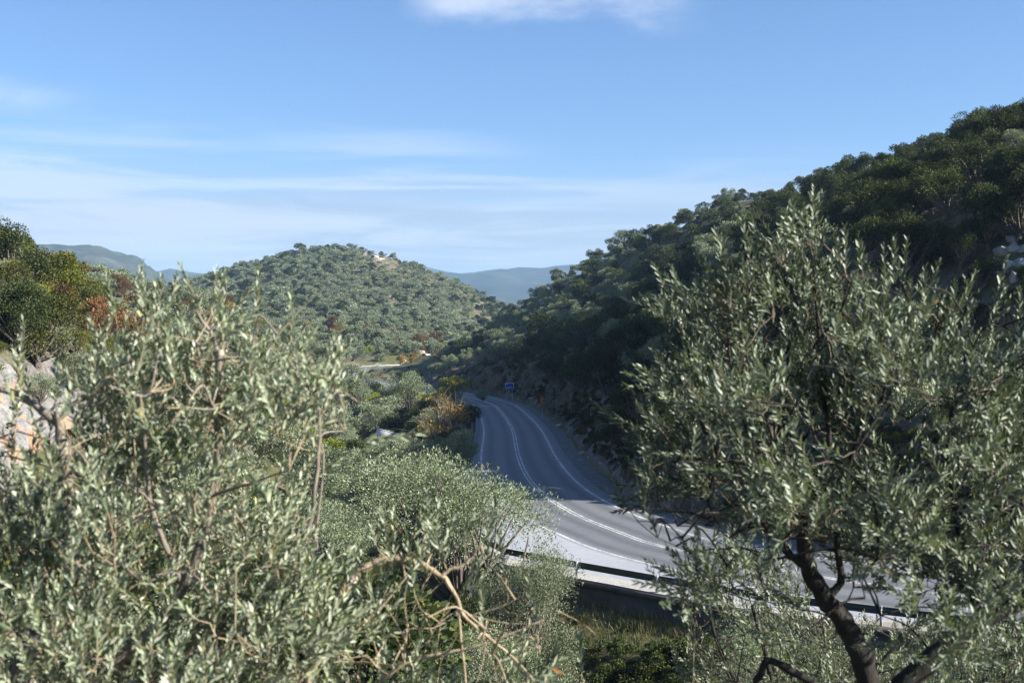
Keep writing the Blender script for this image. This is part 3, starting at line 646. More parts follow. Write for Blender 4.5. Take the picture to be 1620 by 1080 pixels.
# ---- featured trees (pixel column of the trunk, distance, top pixel row, width in pixels)
def feature(key, v, px, d, ytop, wpx, label, group=None, rot=0.0, fixed=False):
    H0 = {'olive1': 5.6, 'olive2': 5.2, 'olive3': 5.2, 'oak2': 6.0, 'oak3': 5.6, 'lime2': 5.5, 'moss2': 6.0, 'rust2': 5.0, 'gold2': 6.5, 'gold3': 4.0}[key]
    W0 = {'olive1': 5.6, 'olive2': 5.0, 'olive3': 5.0, 'oak2': 6.0, 'oak3': 5.8, 'lime2': 5.5, 'moss2': 6.0, 'rust2': 5.0, 'gold2': 7.0, 'gold3': 4.4}[key]
    dd = d * np.linspace(0.72, 1.45, 60); xx = (px - 810) / F * dd; zz = height(xx, dd) - .1; tt_ = CAM_H - (ytop - 540) / F * dd; s_ = wpx / F * dd / W0
    cost = np.abs(np.log(np.maximum(tt_ - zz, .3) / (H0 * s_))) + 0.5 * np.abs(np.log(dd / d)); j = int(cost.argmin())
    if not fixed: d = float(dd[j])
    x = (px - 810) / F * d; z = H1(x, d) - 0.1; top = CAM_H - (ytop - 540) / F * d
    s = wpx / F * d / W0; hz = min(max(0.6 * s, (top - z) / H0), 1.45 * s); z = max(z, top - H0 * hz - 0.0) if top - H0 * hz < z + 1.2 else z
    FEAT.append((px, d, ytop, wpx)); return place(key, v, x, d, (s, s, hz), rot, z, label, group)
FEAT = []
feature('olive1', 0, 706, 46, 700, 275, 'big silvery olive tree in full sun at the inner edge of the near bend', rot=.4)
feature('olive1', 1, 822, 49, 785, 200, 'smaller olive tree covering the end of the visible guard rail', rot=2.0, fixed=True)
feature('olive1', 0, 850, 52, 822, 120, 'low leafy olive at the very end of the visible guard rail', rot=3.6, fixed=True)
feature('olive1', 2, 602, 40, 800, 130, 'dark low olive tree just left of the big silvery olive', rot=1.2)
feature('olive1', 1, 1190, 26, 945, 190, 'low olive tree in front of the guard rail, below the spreading olive', rot=4.0)
feature('olive1', 2, 1335, 33, 955, 190, 'low olive tree below the road behind the dark leaning trunk', rot=5.0)
feature('olive1', 0, 1500, 28, 985, 250, 'low olive tree under the thick dark limb at the picture corner', rot=2.6)
feature('gold2', 0, 700, 140, 620, 105, 'half bare autumn tree with yellow leaves beside the shaded road', rot=1.0)
feature('lime2', 0, 712, 165, 588, 66, 'bright green broad tree behind the half bare yellow tree', rot=.3)
feature('lime2', 1, 690, 118, 662, 46, 'bright green bush in front of the half bare yellow tree', rot=2.3)
feature('lime2', 0, 640, 112, 672, 36, 'yellow-green bush right of the short white wall', rot=4.1)
feature('oak2', 0, 742, 132, 640, 40, 'small dark evergreen at the left road edge under the yellow leaves', rot=1.1)
feature('olive2', 1, 763, 205, 612, 24, 'small olive standing at the road edge where the road bends out of sight', rot=3.0)
feature('olive2', 2, 725, 88, 678, 75, 'olive tree at the road edge just behind the big silvery olive', rot=.9)
feature('olive2', 3, 640, 160, 590, 80, 'tall olive tree left of the bright green broad tree', rot=1.9)
feature('olive2', 0, 595, 150, 620, 80, 'olive tree behind the short white wall', rot=1.9)
feature('lime2', 1, 628, 74, 712, 26, 'thin yellowish bush left of the big silvery olive crown', rot=0.2)
feature('olive3', 1, 552, 300, 574, 44, 'olive tree hiding the left end of the far road', rot=2.6)
feature('olive3', 2, 578, 280, 584, 34, 'small olive right of the one hiding the far road end', rot=.6)
feature('olive2', 2, 562, 235, 590, 62, 'olive tree in front of the half hidden far road', rot=5.1)
feature('gold3', 0, 652, 440, 557, 20, 'small yellow bush on the bank above the far road', rot=.4)
feature('gold3', 0, 633, 437, 560, 16, 'smaller yellow bush left of the one above the far road', rot=2.4)
feature('olive3', 3, 700, 330, 540, 40, 'olive tree on the toe of the spur beside the orange earth', rot=1.4)
feature('olive2', 0, 585, 150, 662, 40, 'small olive just left of the short white wall', rot=3.3)
for k_, (a_, d_, t_, w_, l_) in enumerate([(965, 112, 548, 95, 'dark evergreen hanging over the cut, nearest the orange signs'), (1015, 98, 575, 115, 'tall dark evergreen on the cut beside the spreading olive'), (1050, 88, 640, 110, 'low dark evergreen at the foot of the cut by the spreading olive'), (918, 128, 558, 70, 'dark evergreen above the pale streaked rock ribs'), (985, 104, 640, 70, 'round dark bush low on the cut right of the rock ribs'), (880, 150, 560, 60, 'dark evergreen on the cut above the orange signs'), (1080, 84, 560, 130, 'dark evergreen behind the left side of the spreading olive')]):
    feature('oak2', k_, a_, d_, t_, w_, l_, rot=k_ * 1.3)
for k_, (a_, d_, t_, w_, l_) in enumerate([(1562, 104, 292, 100, 'dark evergreen just left of the pale outcrop at the picture edge'), (1612, 110, 262, 120, 'dark evergreen above the pale outcrop at the picture edge'), (1520, 98, 345, 90, 'brownish evergreen left of the pale outcrop, behind the spreading olive')]):
    feature('oak2', k_, a_, d_, t_, w_, l_, rot=k_ * 2.1)
# left slope
feature('olive2', 2, 118, 84, 556, 70, 'grey-green bush on the rock left of the foreground olive top', rot=.7)
feature('oak2', 1, 165, 92, 560, 80, 'dark bush below the rust brown tree on the left slope', rot=1.7)
feature('olive2', 3, 62, 76, 590, 55, 'small olive bush low on the pale rock face', rot=2.7)
feature('oak2', 1, 30, 104, 345, 130, 'dark round evergreen topping the left slope', rot=.5)
feature('lime2', 0, 95, 110, 386, 110, 'bright yellow-green tree on the sunlit left slope', rot=1.5)
feature('moss2', 2, 60, 92, 440, 150, 'mossy green bushy tree on the left slope below the yellow-green tree', rot=2.5)
feature('moss2', 0, 15, 88, 410, 110, 'mossy green bushy tree cut by the left picture edge', rot=3.5)
feature('moss2', 1, 150, 105, 440, 90, 'dull green bushy tree right of the yellow-green tree on the left slope', rot=4.5)
feature('rust2', 0, 165, 92, 470, 90, 'rust brown tree on the left slope above the pale rock cut', rot=.5)
feature('rust2', 1, 220, 100, 490, 70, 'smaller rust brown tree behind the foreground olive shoots', rot=1.5)
feature('olive2', 1, 95, 80, 510, 60, 'grey-green olive bush growing on top of the pale rock cut', rot=1.5)
feature('oak2', 2, 20, 76, 440, 120, 'dark evergreen just above the pale rock cut at the left edge', rot=5.5)

# ---- the rest of the woods: jittered positions over the slopes
rng = np.random.default_rng(11)
guard_px = []                    # points of the road, signs and wall that the photograph shows free of trees
for x, y in [(763, 736), (759, 649), (768, 699), (766, 676), (760, 655), (786, 645), (812, 700), (824, 736), (806, 665), (845, 780), (900, 810), (960, 840), (858, 699), (881, 736), (910, 770), (835, 649), (800, 633), (775, 627), (755, 622), (960, 800), (890, 850), (950, 870), (1000, 885), (895, 885), (1070, 900), (960, 905), (1010, 920), (930, 925), (1075, 940), (1000, 950), (1420, 930), (1500, 930), (1580, 925), (1400, 960), (1480, 960), (1150, 880), (1100, 850)]:
    guard_px.append((x, y, min(F * CAM_H / (y - 540), 400)))
for x, y, d in [(603, 582, 410), (620, 580, 410), (640, 579, 415), (660, 577, 420), (672, 575, 420), (690, 568, 425), (806, 612, 214), (806, 625, 214), (806, 600, 214), (857, 630, 172), (857, 642, 172), (596, 678, 178), (608, 682, 178), (617, 684, 178), (870, 655, 140), (890, 700, 118), (920, 720, 105), (910, 690, 112), (940, 770, 95), (670, 556, 440), (680, 562, 440), (655, 566, 440), (597, 408, 845), (612, 412, 845), (625, 417, 848), (1600, 395, 84), (1615, 410, 84), (1590, 415, 84)]:
    guard_px.append((x, y, d))
GP = np.array(guard_px, float)
cand = []
def sample(y0, y1, step, lo, hi, jit=0.45):
    y = y0
    while y < y1:
        st = step * (1 + y / 1500); xs = np.arange(lo * (y + 60), hi * (y + 60), st)
        for x in xs: cand.append((x + rng.uniform(-jit, jit) * st, y + rng.uniform(-jit, jit) * st))
        y += st * 0.9
sample(24, 60, 4.6, -0.75, 0.9); sample(60, 430, 4.8, -0.75, 0.95); sample(430, 1000, 3.3, -0.42, 0.3)
extra = len(cand); sample(72, 190, 3.0, -0.7, -0.22); cand = cand[:extra] + [q for q in cand[extra:] if q[0] < -35.5 and q[1] < 190]
cand = np.array(cand); CX, CY = cand[:, 0], cand[:, 1]; CZ = height(CX, CY)
ci_, coff = road_offset(CX, CY)
ok = (coff > (HALF + SHL)[ci_] + 3.2) | (coff < -(HALF + SHR)[ci_] - 7.5)
ok &= ~((np.abs(CX) < 6) & (CY < 26))
# slope: no trees on the cut faces
gx = (height(CX + 1, CY) - height(CX - 1, CY)) / 2; gy = (height(CX, CY + 1) - height(CX, CY - 1)) / 2; slope = np.hypot(gx, gy)
ok &= slope < 0.95
ok &= ~((CX < -22) & (CX > -36) & (CY > 40) & (CY < 88))         # the pale rock cut
CX, CY, CZ, coff, slope = CX[ok], CY[ok], CZ[ok], coff[ok], slope[ok]; n = len(CX)
sizes = rng.uniform(0.58, 1.15, n) * np.where(rng.random(n) < .12, 1.2, 1.0); px, _ = proj(np.c_[CX, CY, CZ]); kindr = rng.random(n); zone = np.empty(n, object); kind = np.empty(n, object)
patch = vnoise(CX / 25, CY / 25, 77)
for i in range(n):
    x, y, k = CX[i], CY[i], kindr[i]
    if y > 430 or (x < -75 and y > 200): zone[i] = 'dome'; kind[i] = 'olive' if k < 0.76 else 'oak'
    elif coff[i] < 0 and x > -30:
        if y < 62: zone[i] = 'front'
        zone[i] = 'ridge' if (px[i] > 1180 or y < 150) else 'spur'
        p_oak = 0.88 if zone[i] == 'ridge' else (0.70 if px[i] > 1010 or (coff[i] > -22 and px[i] > 830) else 0.20)
        kind[i] = 'oak' if k < p_oak else 'olive'
    elif x < -34 and y < 200: zone[i] = 'left'; kind[i] = 'moss' if k < 0.5 else ('lime' if k < 0.64 else ('rust' if k < 0.78 else 'olive'))
    else:
        zone[i] = 'gully'; kind[i] = 'olive' if k < 0.80 else ('oak' if k < 0.92 else ('lime' if k < 0.98 else 'rust'))
    if zone[i] == 'dome' and y < 520 and k > 0.86: kind[i] = 'gold' if k > 0.94 else 'rust'
sizes *= 0.72 + 0.6 * vnoise(CX / 17, CY / 17, 91)
HB = {'moss': 5.8, 'olive': 5.2, 'oak': 5.8, 'lime': 5.5, 'rust': 5.0, 'gold': 4.0}; hb = np.array([HB[k] for k in kind])
sizes *= np.where((zone == 'dome') & (CY > 430), rng.choice((.6, .75, .88, 1.02), n), 1.0)
sizes *= np.where(zone == 'ridge', 0.74, np.where(zone == 'spur', 0.86, 1.0)) * np.where(zone == 'gully', 0.92, 1.0)
Ht = hb * sizes; Wt = Ht * 0.98
pxc, pytop = proj(np.c_[CX, CY, CZ + Ht]); _, pyb = proj(np.c_[CX, CY, CZ + Ht * 0.1]); wpx = Wt / CY * F
keep = np.ones(n, bool)
for _ in range(2):
    for gx_, gy_, gd in GP:
        hit = (CY < gd - 1) & (np.abs(pxc - gx_) < wpx * 0.5 + 3) & (pytop < gy_ + 3) & (pyb > gy_ - 4)
        newH = CAM_H - (gy_ + 4 - 540) / F * CY - CZ; f_ = np.where(hit, newH / Ht, 1.0); keep &= ~(hit & (f_ < 0.42)); f_ = np.clip(f_, 0.42, 1.0)
        sizes *= f_; Ht *= f_; Wt *= f_; wpx = Wt / CY * F; pytop = proj(np.c_[CX, CY, CZ + Ht])[1]
for fx, fd, fy, fw in FEAT:      # not inside a featured tree
    keep &= ~((np.abs(CY - fd) < 3.5) & (np.abs(pxc - fx) < fw * 0.55))
    hit = (CY < fd) & (CY > 8) & (np.abs(pxc - fx) < fw * 0.42 + wpx * .3) & (pytop < fy + (0.42 * fw)) & (pyb > fy)
    newH = CAM_H - (fy + .5 * fw - 540) / F * CY - CZ; f_ = np.where(hit, newH / Ht, 1.0); keep &= ~(hit & (f_ < 0.42)); f_ = np.clip(f_, 0.42, 1.0)
    sizes *= f_; Ht *= f_; Wt *= f_; wpx = Wt / CY * F; pytop = proj(np.c_[CX, CY, CZ + Ht])[1]
keep &= ~((zone == 'dome') & (pxc > 560) & (pxc < 650) & (pytop > 392) & (pytop < 425) & (rng.random(n) < 0.25))      # bare rock near the summit
keep &= ~((zone == 'dome') & (CY > 520) & (patch > 0.80) & (rng.random(n) < 0.5))
keep &= ~((zone == 'ridge') & (pxc > 1585) & (pytop < 138))
keep &= ~((CY < 50) & (pxc > 870) & (pxc < 1135)); keep &= ~((CY < 46) & (pytop < 960) & (pxc > 870))
sel = np.where(keep)[0]
# which of them the camera can see (terrain only, plus the two big foreground crowns)
tt = np.linspace(0.05, 0.985, 70)
def visible(i):
    if not (-60 < pxc[i] < 1680) or pytop[i] > 1100: return False
    if (pxc[i] < 470 and pytop[i] > 640) or (pxc[i] > 1060 and pytop[i] > 500): return False
    X = CX[i] * tt; Y = CY[i] * tt; Z = CAM_H + (CZ[i] + Ht[i] * 0.9 - CAM_H) * tt
    return True if np.all(Z > base_h(X, Y) - 0.5) else False
vis = [i for i in sel if visible(i)]
TIER = lambda y: 1 if y < 66 else 2 if y < 190 else 3 if y < 430 else 4
def key_for(k, y):
    t = TIER(y)
    if k == 'olive': return 'olive%d' % t
    if k == 'oak': return 'oak%d' % max(t, 2)
    if k == 'gold': return 'gold3'
    return k + '2'
LIM = {'moss': 100, 'olive': 250, 'oak': 250, 'lime': 60, 'rust': 60, 'gold': 40}
PLACE = {'dome': 'on the slopes of the domed hill', 'spur': 'on the shaded hillside above the road cut', 'ridge': 'on the high dark ridge behind the spreading olive', 'left': 'on the sunlit slope at the left edge', 'gully': 'in the grove filling the gully left of the road', 'front': 'on the bank beyond the near road'}
LOOK = {'olive': 'grey-green olive tree', 'oak': 'dark green evergreen tree', 'lime': 'yellow-green leafy tree', 'rust': 'rust brown tree', 'gold': 'yellow autumn tree'}
def where_in(i):
    """a finer place for the shared label, by what stands next to it"""
    z, x, y, p, t = zone[i], CX[i], CY[i], pxc[i], pytop[i]
    if z == 'gully':
        if y < 75: return 'low in the gully left of the big silvery olive'
        if y < 130: return 'in the gully in front of the half bare yellow tree'
        if y < 210: return 'in the gully level with the blue sign'
        return 'at the gully head below the far stretch of road'
    if z == 'spur':
        if p < 790: return 'on the low toe of the spur beside the far road'
        if t < 430 and p < 1060: return 'on the skyline right of the far blue hills'
        if p < 930: return 'on the slope above the blue road sign'
        return 'on the dark slope left of the spreading olive'
    if z == 'ridge':
        if t < 330: return 'on the dark skyline at the upper right corner'
        return 'on the dark slope right of the spreading olive top'
    if z == 'dome':
        if p < 420: return 'on the low hill behind the foreground olive shoots'
        if t > 520: return 'at the foot of the domed hill above the far road'
        if p > 640: return 'on the right flank of the domed hill'
        return 'on the lower front of the domed hill'
    return PLACE[z]
GRP = {'dome': 'trees on the domed hill', 'spur': 'trees on the hillside above the road cut', 'ridge': 'trees on the high dark ridge', 'left': 'trees on the left slope', 'gully': 'trees in the gully', 'front': 'trees on the near bank'}
cnt = {}; single = set(); chosen = []
LOOK = {'olive': 'grey-green olive', 'oak': 'dark evergreen', 'moss': 'mossy green tree', 'lime': 'yellow-green tree', 'rust': 'rusty tree', 'gold': 'yellow tree'}
for i in sorted(vis, key=lambda i: -wpx[i]):
    k = kind[i]
    if cnt.get(k, 0) >= LIM[k] or wpx[i] < 11: continue
    cnt[k] = cnt.get(k, 0) + 1; single.add(i); chosen.append(i)
by_lab = {}
for i in chosen: by_lab.setdefault((kind[i], where_in(i)), []).append(i)
LAB = {}
for (k, w_), m_ in by_lab.items():
    o_ = sorted(m_, key=lambda i: pxc[i]); q_ = sorted(m_, key=lambda i: pytop[i]); nn_ = len(m_)
    for i in m_:
        a = '' if nn_ < 3 else ('leftmost' if i == o_[0] else 'rightmost' if i == o_[-1] else (['left part', 'middle', 'right part'][3 * o_.index(i) // nn_] if nn_ < 24 else ['far left', 'left part', 'middle', 'right part', 'far right'][5 * o_.index(i) // nn_]))
        b = '' if nn_ < 7 else ['upper ', 'mid-height ', 'lower '][3 * q_.index(i) // nn_]
        LAB[i] = b + LOOK[k] + ' ' + w_ + (', ' + a if a else '')
for i in chosen:
    k = kind[i]; s = sizes[i]
    place(key_for(k, CY[i]), int(i), CX[i], CY[i], (s * rng.uniform(.9, 1.15), s * rng.uniform(.9, 1.15), s), rng.uniform(0, 6.28), CZ[i] - 0.15, LAB[i], GRP[zone[i]])
# the remaining woods, too many and too small to count: one object for each hill, instanced
def scatter(name, pts, meshes, label):
    """meshes: list of (crown, trunk); pts: rows x, y, z, scale, rot, which"""
    c = bpy.data.collections.new(name + '_source')
    for j, (cm, tm) in enumerate(meshes):
        o = bpy.data.objects.new('%s_source_%02d' % (name, j), cm); c.objects.link(o)
    pts = np.array(pts, float); me = bpy.data.meshes.new(name); me.vertices.add(len(pts)); me.vertices.foreach_set('co', pts[:, :3].astype(np.float32).ravel())
    for an, tp, ar in (('s', 'FLOAT', pts[:, 3].astype(np.float32)), ('r', 'FLOAT', pts[:, 4].astype(np.float32)), ('w', 'INT', pts[:, 5].astype(np.int32))):
        a = me.attributes.new(an, tp, 'POINT'); a.data.foreach_set('value', ar)
    o = obj(name, me); ng = bpy.data.node_groups.new(name, 'GeometryNodeTree')
    ng.interface.new_socket('Geometry', in_out='INPUT', socket_type='NodeSocketGeometry'); ng.interface.new_socket('Geometry', in_out='OUTPUT', socket_type='NodeSocketGeometry')
    nn, ll = ng.nodes, ng.links; gi = nn.new('NodeGroupInput'); go = nn.new('NodeGroupOutput')
    inst = nn.new('GeometryNodeInstanceOnPoints'); cin = nn.new('GeometryNodeCollectionInfo'); cin.inputs['Collection'].default_value = c
    cin.inputs['Separate Children'].default_value = True; cin.inputs['Reset Children'].default_value = True
    def att(nm, tp): a = nn.new('GeometryNodeInputNamedAttribute'); a.data_type = tp; a.inputs[0].default_value = nm; return a.outputs[0]
    ll.new(gi.outputs[0], inst.inputs['Points']); ll.new(cin.outputs[0], inst.inputs['Instance']); inst.inputs['Pick Instance'].default_value = True
    ll.new(att('w', 'INT'), inst.inputs['Instance Index'])
    cx = nn.new('ShaderNodeCombineXYZ'); ll.new(att('r', 'FLOAT'), cx.inputs[2]); e2r = nn.new('FunctionNodeEulerToRotation'); ll.new(cx.outputs[0], e2r.inputs[0]); ll.new(e2r.outputs[0], inst.inputs['Rotation'])
    ll.new(att('s', 'FLOAT'), inst.inputs['Scale']); ll.new(inst.outputs[0], go.inputs[0])
    md = o.modifiers.new('scatter', 'NODES'); md.node_group = ng
    return tag(o, label, kind='stuff')
groups = {}
for i in sel:
    if i in single: continue
    zn = 'dome' if zone[i] == 'dome' else ('left' if zone[i] == 'left' else 'gully' if zone[i] == 'gully' else 'right')
    groups.setdefault(zn, []).append(i)
LST = {'dome': [('olive4', 3), ('oak4', 2)], 'right': [('olive3', 4), ('oak3', 3)], 'left': [('olive3', 4), ('oak3', 3)], 'gully': [('olive3', 4), ('oak3', 3)]}
WL = {'dome': 'distant olive grove covering the domed hill', 'right': 'dense evergreen wood on the shaded hill right of the road', 'left': 'wood on the slope left of the valley', 'gully': 'olive grove in the gully left of the road'}
for zn, idx in groups.items():
    ms = []; rngs = {}
    for key, cn in LST[zn]: rngs[key[:-1]] = (len(ms), len(SP[key])); ms += SP[key]
    rows_ = []
    for i in idx:
        a, b = rngs['oak' if kind[i] in ('oak', 'lime', 'rust', 'moss') else 'olive']; rows_.append((CX[i], CY[i], CZ[i] - .15, sizes[i], rng.uniform(0, 6.28), a + rng.integers(b)))
    scatter('forest', rows_, ms, WL[zn])
print('trees single', cnt, 'scattered', {k: len(v) for k, v in groups.items()})

# ------------------------------------------------------------------ low scrub: brush between the trees
brush_m = [make_tree(900 + i, s, H=1.0, Wd=1.5, n=420, leaf=.20, nclump=10, trunk_h=.05, branches=False, k=3) for i, s in enumerate(('oak', 'olive', 'rust', 'oak'))]
rows_ = []
cand = []
sample(12, 60, 2.0, -0.7, 0.9); sample(60, 300, 3.0, -0.55, 0.65); sample(300, 560, 4.5, -0.45, 0.4)
cd = np.array(cand); bx, by = cd[:, 0], cd[:, 1]; bi, bo = road_offset(bx, by)
good = (bo > (HALF + SHL)[bi] + 1.0) | (bo < -(HALF + SHR)[bi] - 2.2); good &= rng.random(len(bx)) < 0.75; bx, by, bo = bx[good], by[good], bo[good]; bz = height(bx, by)
bs = rng.uniform(0.35, 1.1, len(bx)) * np.where(bo < 0, 0.8, 1.0); bs *= np.where((bo > 0) & (bo < 14), 0.5, 1.0)
bp, bt = proj(np.c_[bx, by, bz + bs])
hide = np.zeros(len(bx), bool)
for gx_, gy_, gd in GP: hide |= (by < gd - 1) & (np.abs(bp - gx_) < 1.5 * bs / by * F * .5 + 2) & (bt < gy_ + 2) & (bt + bs / by * F > gy_ - 3)
for a, b, c_, s_, h_ in zip(bx, by, bz, bs, hide):
    if not h_: rows_.append((a, b, c_ - .05, s_, rng.uniform(0, 6.28), rng.choice(4, p=(.45, .25, .15, .15))))
nb = len(brush_m); brush_m += [make_tree(950 + i, s, H=1.0, Wd=1.5, n=3000, leaf=.065, nclump=12, trunk_h=.05, branches=False, k=3) for i, s in enumerate(('oak', 'olive', 'rust', 'lime'))]
m_ = 3800; i_ = rng.integers(i_right - 10, i_far + 30, m_); o_ = -(HALF + SHR)[i_] - 2.3 - 11 * rng.random(m_); p_ = CL[i_] + LFT[i_] * o_[:, None]; z_ = height(p_[:, 0], p_[:, 1])
for a, b, c_ in zip(p_[:, 0], p_[:, 1], z_): rows_.append((a, b, c_, rng.uniform(.3, .95), rng.uniform(0, 6.28), rng.choice(4, p=(.5, .2, .2, .1))))
m_ = 900; i_ = rng.integers(i_right - 6, i_bend + 16, m_); o_ = (HALF + SHL)[i_] + 2.6 + 12 * rng.random(m_); p_ = CL[i_] + LFT[i_] * o_[:, None]; z_ = height(p_[:, 0], p_[:, 1])
for a, b, c_ in zip(p_[:, 0], p_[:, 1], z_): rows_.append((a, b, c_ - .1, rng.uniform(.6, 1.5), rng.uniform(0, 6.28), rng.choice(4, p=(.78, .1, .07, .05))))
m_ = 260; a_ = rng.uniform(-70, 6, m_); b_ = 430 + (a_ + 50) * .35 + rng.uniform(0, 40, m_); z_ = height(a_, b_); q_ = road_offset(a_, b_); g_ = np.abs(q_[1]) > 7
for a, b, c_ in zip(a_[g_], b_[g_], z_[g_]): rows_.append((a, b, c_, rng.uniform(.5, 1.3), rng.uniform(0, 6.28), rng.choice(4, p=(.45, .3, .2, .05))))
rows_ = [(a, b, c_, s_, t_, (0 if (w_ == 2 and b < 75) else w_) + (nb if b < 75 else 0)) for a, b, c_, s_, t_, w_ in rows_]
scatter('undergrowth', rows_, brush_m, 'low scrub covering the ground between the trees')

# dry grass on the bank under the retaining wall
def grass():
    n = 22000; i = rng.integers(max(i_right - 20, 2), i_bend + 22, n); u = rng.random(n) ** 1.6 * 2.6 + 0.5
    p = CL[i] + rng.uniform(-.5, .5, n)[:, None] * TAN[i] + LFT[i] * ((HALF + SHL)[i] + u)[:, None]; z = height(p[:, 0], p[:, 1])
    P = np.c_[p, z - 0.03]; D = rng.normal(size=(n, 3)) * 0.45 + (0, 0, 1); V, Fq = leaf_quads(P, D, rng.normal(size=(n, 3)), rng.uniform(.2, .6, n), rng.uniform(.007, .018, n))
    cs = np.array(((.22, .18, .09), (.15, .12, .06), (.10, .105, .04), (.30, .26, .16)))
    tag(obj('grass', mesh('grass', V, Fq, fcol=cs[rng.choice(4, n)] * rng.uniform(.7, 1.2, n)[:, None], mat=MAT['dry_leaf'])), 'dry yellow grass on the bank under the retaining wall', kind='stuff')
grass()

# ------------------------------------------------------------------ rock outcrops
def rock_mesh(seed, size, sub=22, name='rock'):
    """an angular block: a sphere grid pushed out to random planes and roughened"""
    r = np.random.default_rng(seed); nu, nv = sub * 2, sub
    u = np.arange(nu) / nu * 2 * np.pi; v = np.linspace(0.02, np.pi - 0.02, nv)
    d = np.stack((np.cos(u)[None] * np.sin(v)[:, None], np.sin(u)[None] * np.sin(v)[:, None], np.cos(v)[:, None] + 0 * u[None]), -1).reshape(-1, 3)
    pn = unit(r.normal(size=(16, 3))); pd = r.uniform(0.55, 1.0, 16)
    t = np.min(np.where(d @ pn.T > 0.05, pd[None] / np.maximum(d @ pn.T, 0.05), 9), 1); t = np.minimum(t, 1.5)
    V = d * t[:, None] * (1 + 0.10 * fbm(d[:, 0] * 4 + seed, d[:, 1] * 4 + d[:, 2] * 3, seed, 4))[:, None] * np.array(size)
    i = (np.arange(nv - 1)[:, None] * nu + np.arange(nu)[None]).ravel(); j = (np.arange(nv - 1)[:, None] * nu + (np.arange(nu)[None] + 1) % nu).ravel()
    return V, [np.c_[i, i + nu, j + nu, j], np.array([range(nu)]), np.array([range((nv - 1) * nu, nv * nu)[::-1]])]
def outcrop(label, blocks, mat, loc):
    t = empty('rock_outcrop', loc); tag(t, label, 'rock')
    for k, (x, y, z, sx_, sy_, sz_, rot) in enumerate(blocks):
        V, Fc = rock_mesh(int(abs(x * 13 + y * 7 + k * 101)) + 3, (sx_, sy_, sz_))
        o = obj('rock', mesh('rock', V, Fc, mat=MAT[mat]), t); o.location = Vector((x, y, z)) - Vector(loc); o.rotation_euler = (math.sin(rot) * .22, math.cos(rot * 1.7) * .22, rot)
r2 = np.random.default_rng(5)
def blocks_px(pts, d, s, jitter=0.6):
    out = []
    for px_, py_, w in pts:
        p = pt(px_, py_, d + r2.uniform(-jitter, jitter)); out.append((p[0], p[1], p[2], w * s * r2.uniform(.8, 1.2), w * s * r2.uniform(.7, 1.0), w * s * r2.uniform(.55, .95), r2.uniform(0, 6.28)))
    return out
def on_ground(pts, s, sink=0.25):
    """pts: (px, d, width m); blocks bedded in the slope"""
    out = []
    for px_, d, w in pts:
        x = (px_ - 810) / F * d; z = H1(x, d); a, b, c = w * s * r2.uniform(.85, 1.2) / 2, w * s * r2.uniform(.7, 1.1) / 2, w * s * r2.uniform(.5, .85) / 2
        out.append((x, d, z + c * (0.5 - sink), a, b, c, r2.uniform(0, 6.28)))
    return out
def ray_ground(px_, py_, d0=20, d1=1200):
    d = np.linspace(d0, d1, 1500) if d1 > 300 else np.linspace(d0, d1, 700)
    x = (px_ - 810) / F * d; zr = CAM_H - (py_ - 540) / F * d; h = height(x, d); k = np.argmax(h > zr)
    return d[k] if h[k] > zr[k] else None
def rocks_seen(label, pts, mat, lo=20, hi=1200, flat=0.7):
    bl = []
    for px_, py_, wpx_ in pts:
        d = ray_ground(px_, py_, lo, hi)
        if d is None: continue
        x = (px_ - 810) / F * d; w = wpx_ / F * d; z = CAM_H - (py_ - 540) / F * d
        bl.append((x, d + w * .15, z - w * flat * .12, w / 2 * r2.uniform(.9, 1.2), w / 2 * r2.uniform(.8, 1.1), w / 2 * flat * r2.uniform(.8, 1.2), r2.uniform(0, 6.28)))
    if bl: outcrop(label, bl, mat, (bl[0][0], bl[0][1], H1(bl[0][0], bl[0][1])))
rocks_seen('pale limestone outcrop at the right picture edge above the spreading olive', [(1590, 398, 34), (1612, 392, 40), (1600, 418, 36), (1582, 415, 24), (1622, 415, 40), (1605, 380, 24), (1630, 390, 40), (1585, 435, 26), (1612, 440, 34), (1640, 430, 40)], 'limestone', 40, 150)
rocks_seen('pale bare rock slab near the top of the domed hill', [(572, 400, 9), (579, 402, 12), (586, 403, 14), (593, 406, 15), (600, 409, 15), (606, 412, 12), (612, 416, 9), (590, 408, 10), (598, 413, 9), (619, 420, 8), (640, 428, 9), (646, 430, 7), (583, 407, 8)], 'limestone', 600, 900, .28)
rocks_seen('orange earth and stones above the far road', [(664, 560, 16), (672, 554, 14), (682, 564, 20), (690, 568, 14), (676, 562, 14), (668, 549, 10), (655, 558, 10), (688, 557, 12)], 'rusty_rock', 425, 520, .7)
rocks_seen('scattered white stones on the bank beside the far road', [(612, 571, 7), (622, 573, 9), (632, 572, 7), (640, 570, 6), (650, 562, 7), (658, 545, 10), (668, 541, 12), (678, 543, 10), (688, 540, 8), (700, 538, 8), (648, 550, 6)], 'limestone', 425, 520, .6)
rocks_seen('pale streaked rock ribs in the shaded road cut', [(893, 655, 14), (888, 672, 12), (884, 688, 12), (926, 672, 14), (934, 680, 12), (928, 700, 16), (924, 716, 14), (933, 722, 12), (916, 732, 14), (900, 690, 9), (921, 740, 10), (952, 733, 10), (985, 728, 16), (995, 738, 14)], 'limestone', 60, 220)
rocks_seen('grey rock ribs in the cut behind the blue road sign', [(793, 600, 14), (788, 612, 12), (826, 610, 12), (820, 620, 10), (830, 598, 9), (778, 616, 10), (764, 606, 12), (745, 600, 10), (735, 594, 12), (720, 588, 10), (812, 634, 9), (842, 630, 10)], 'cut_rock', 120, 330)
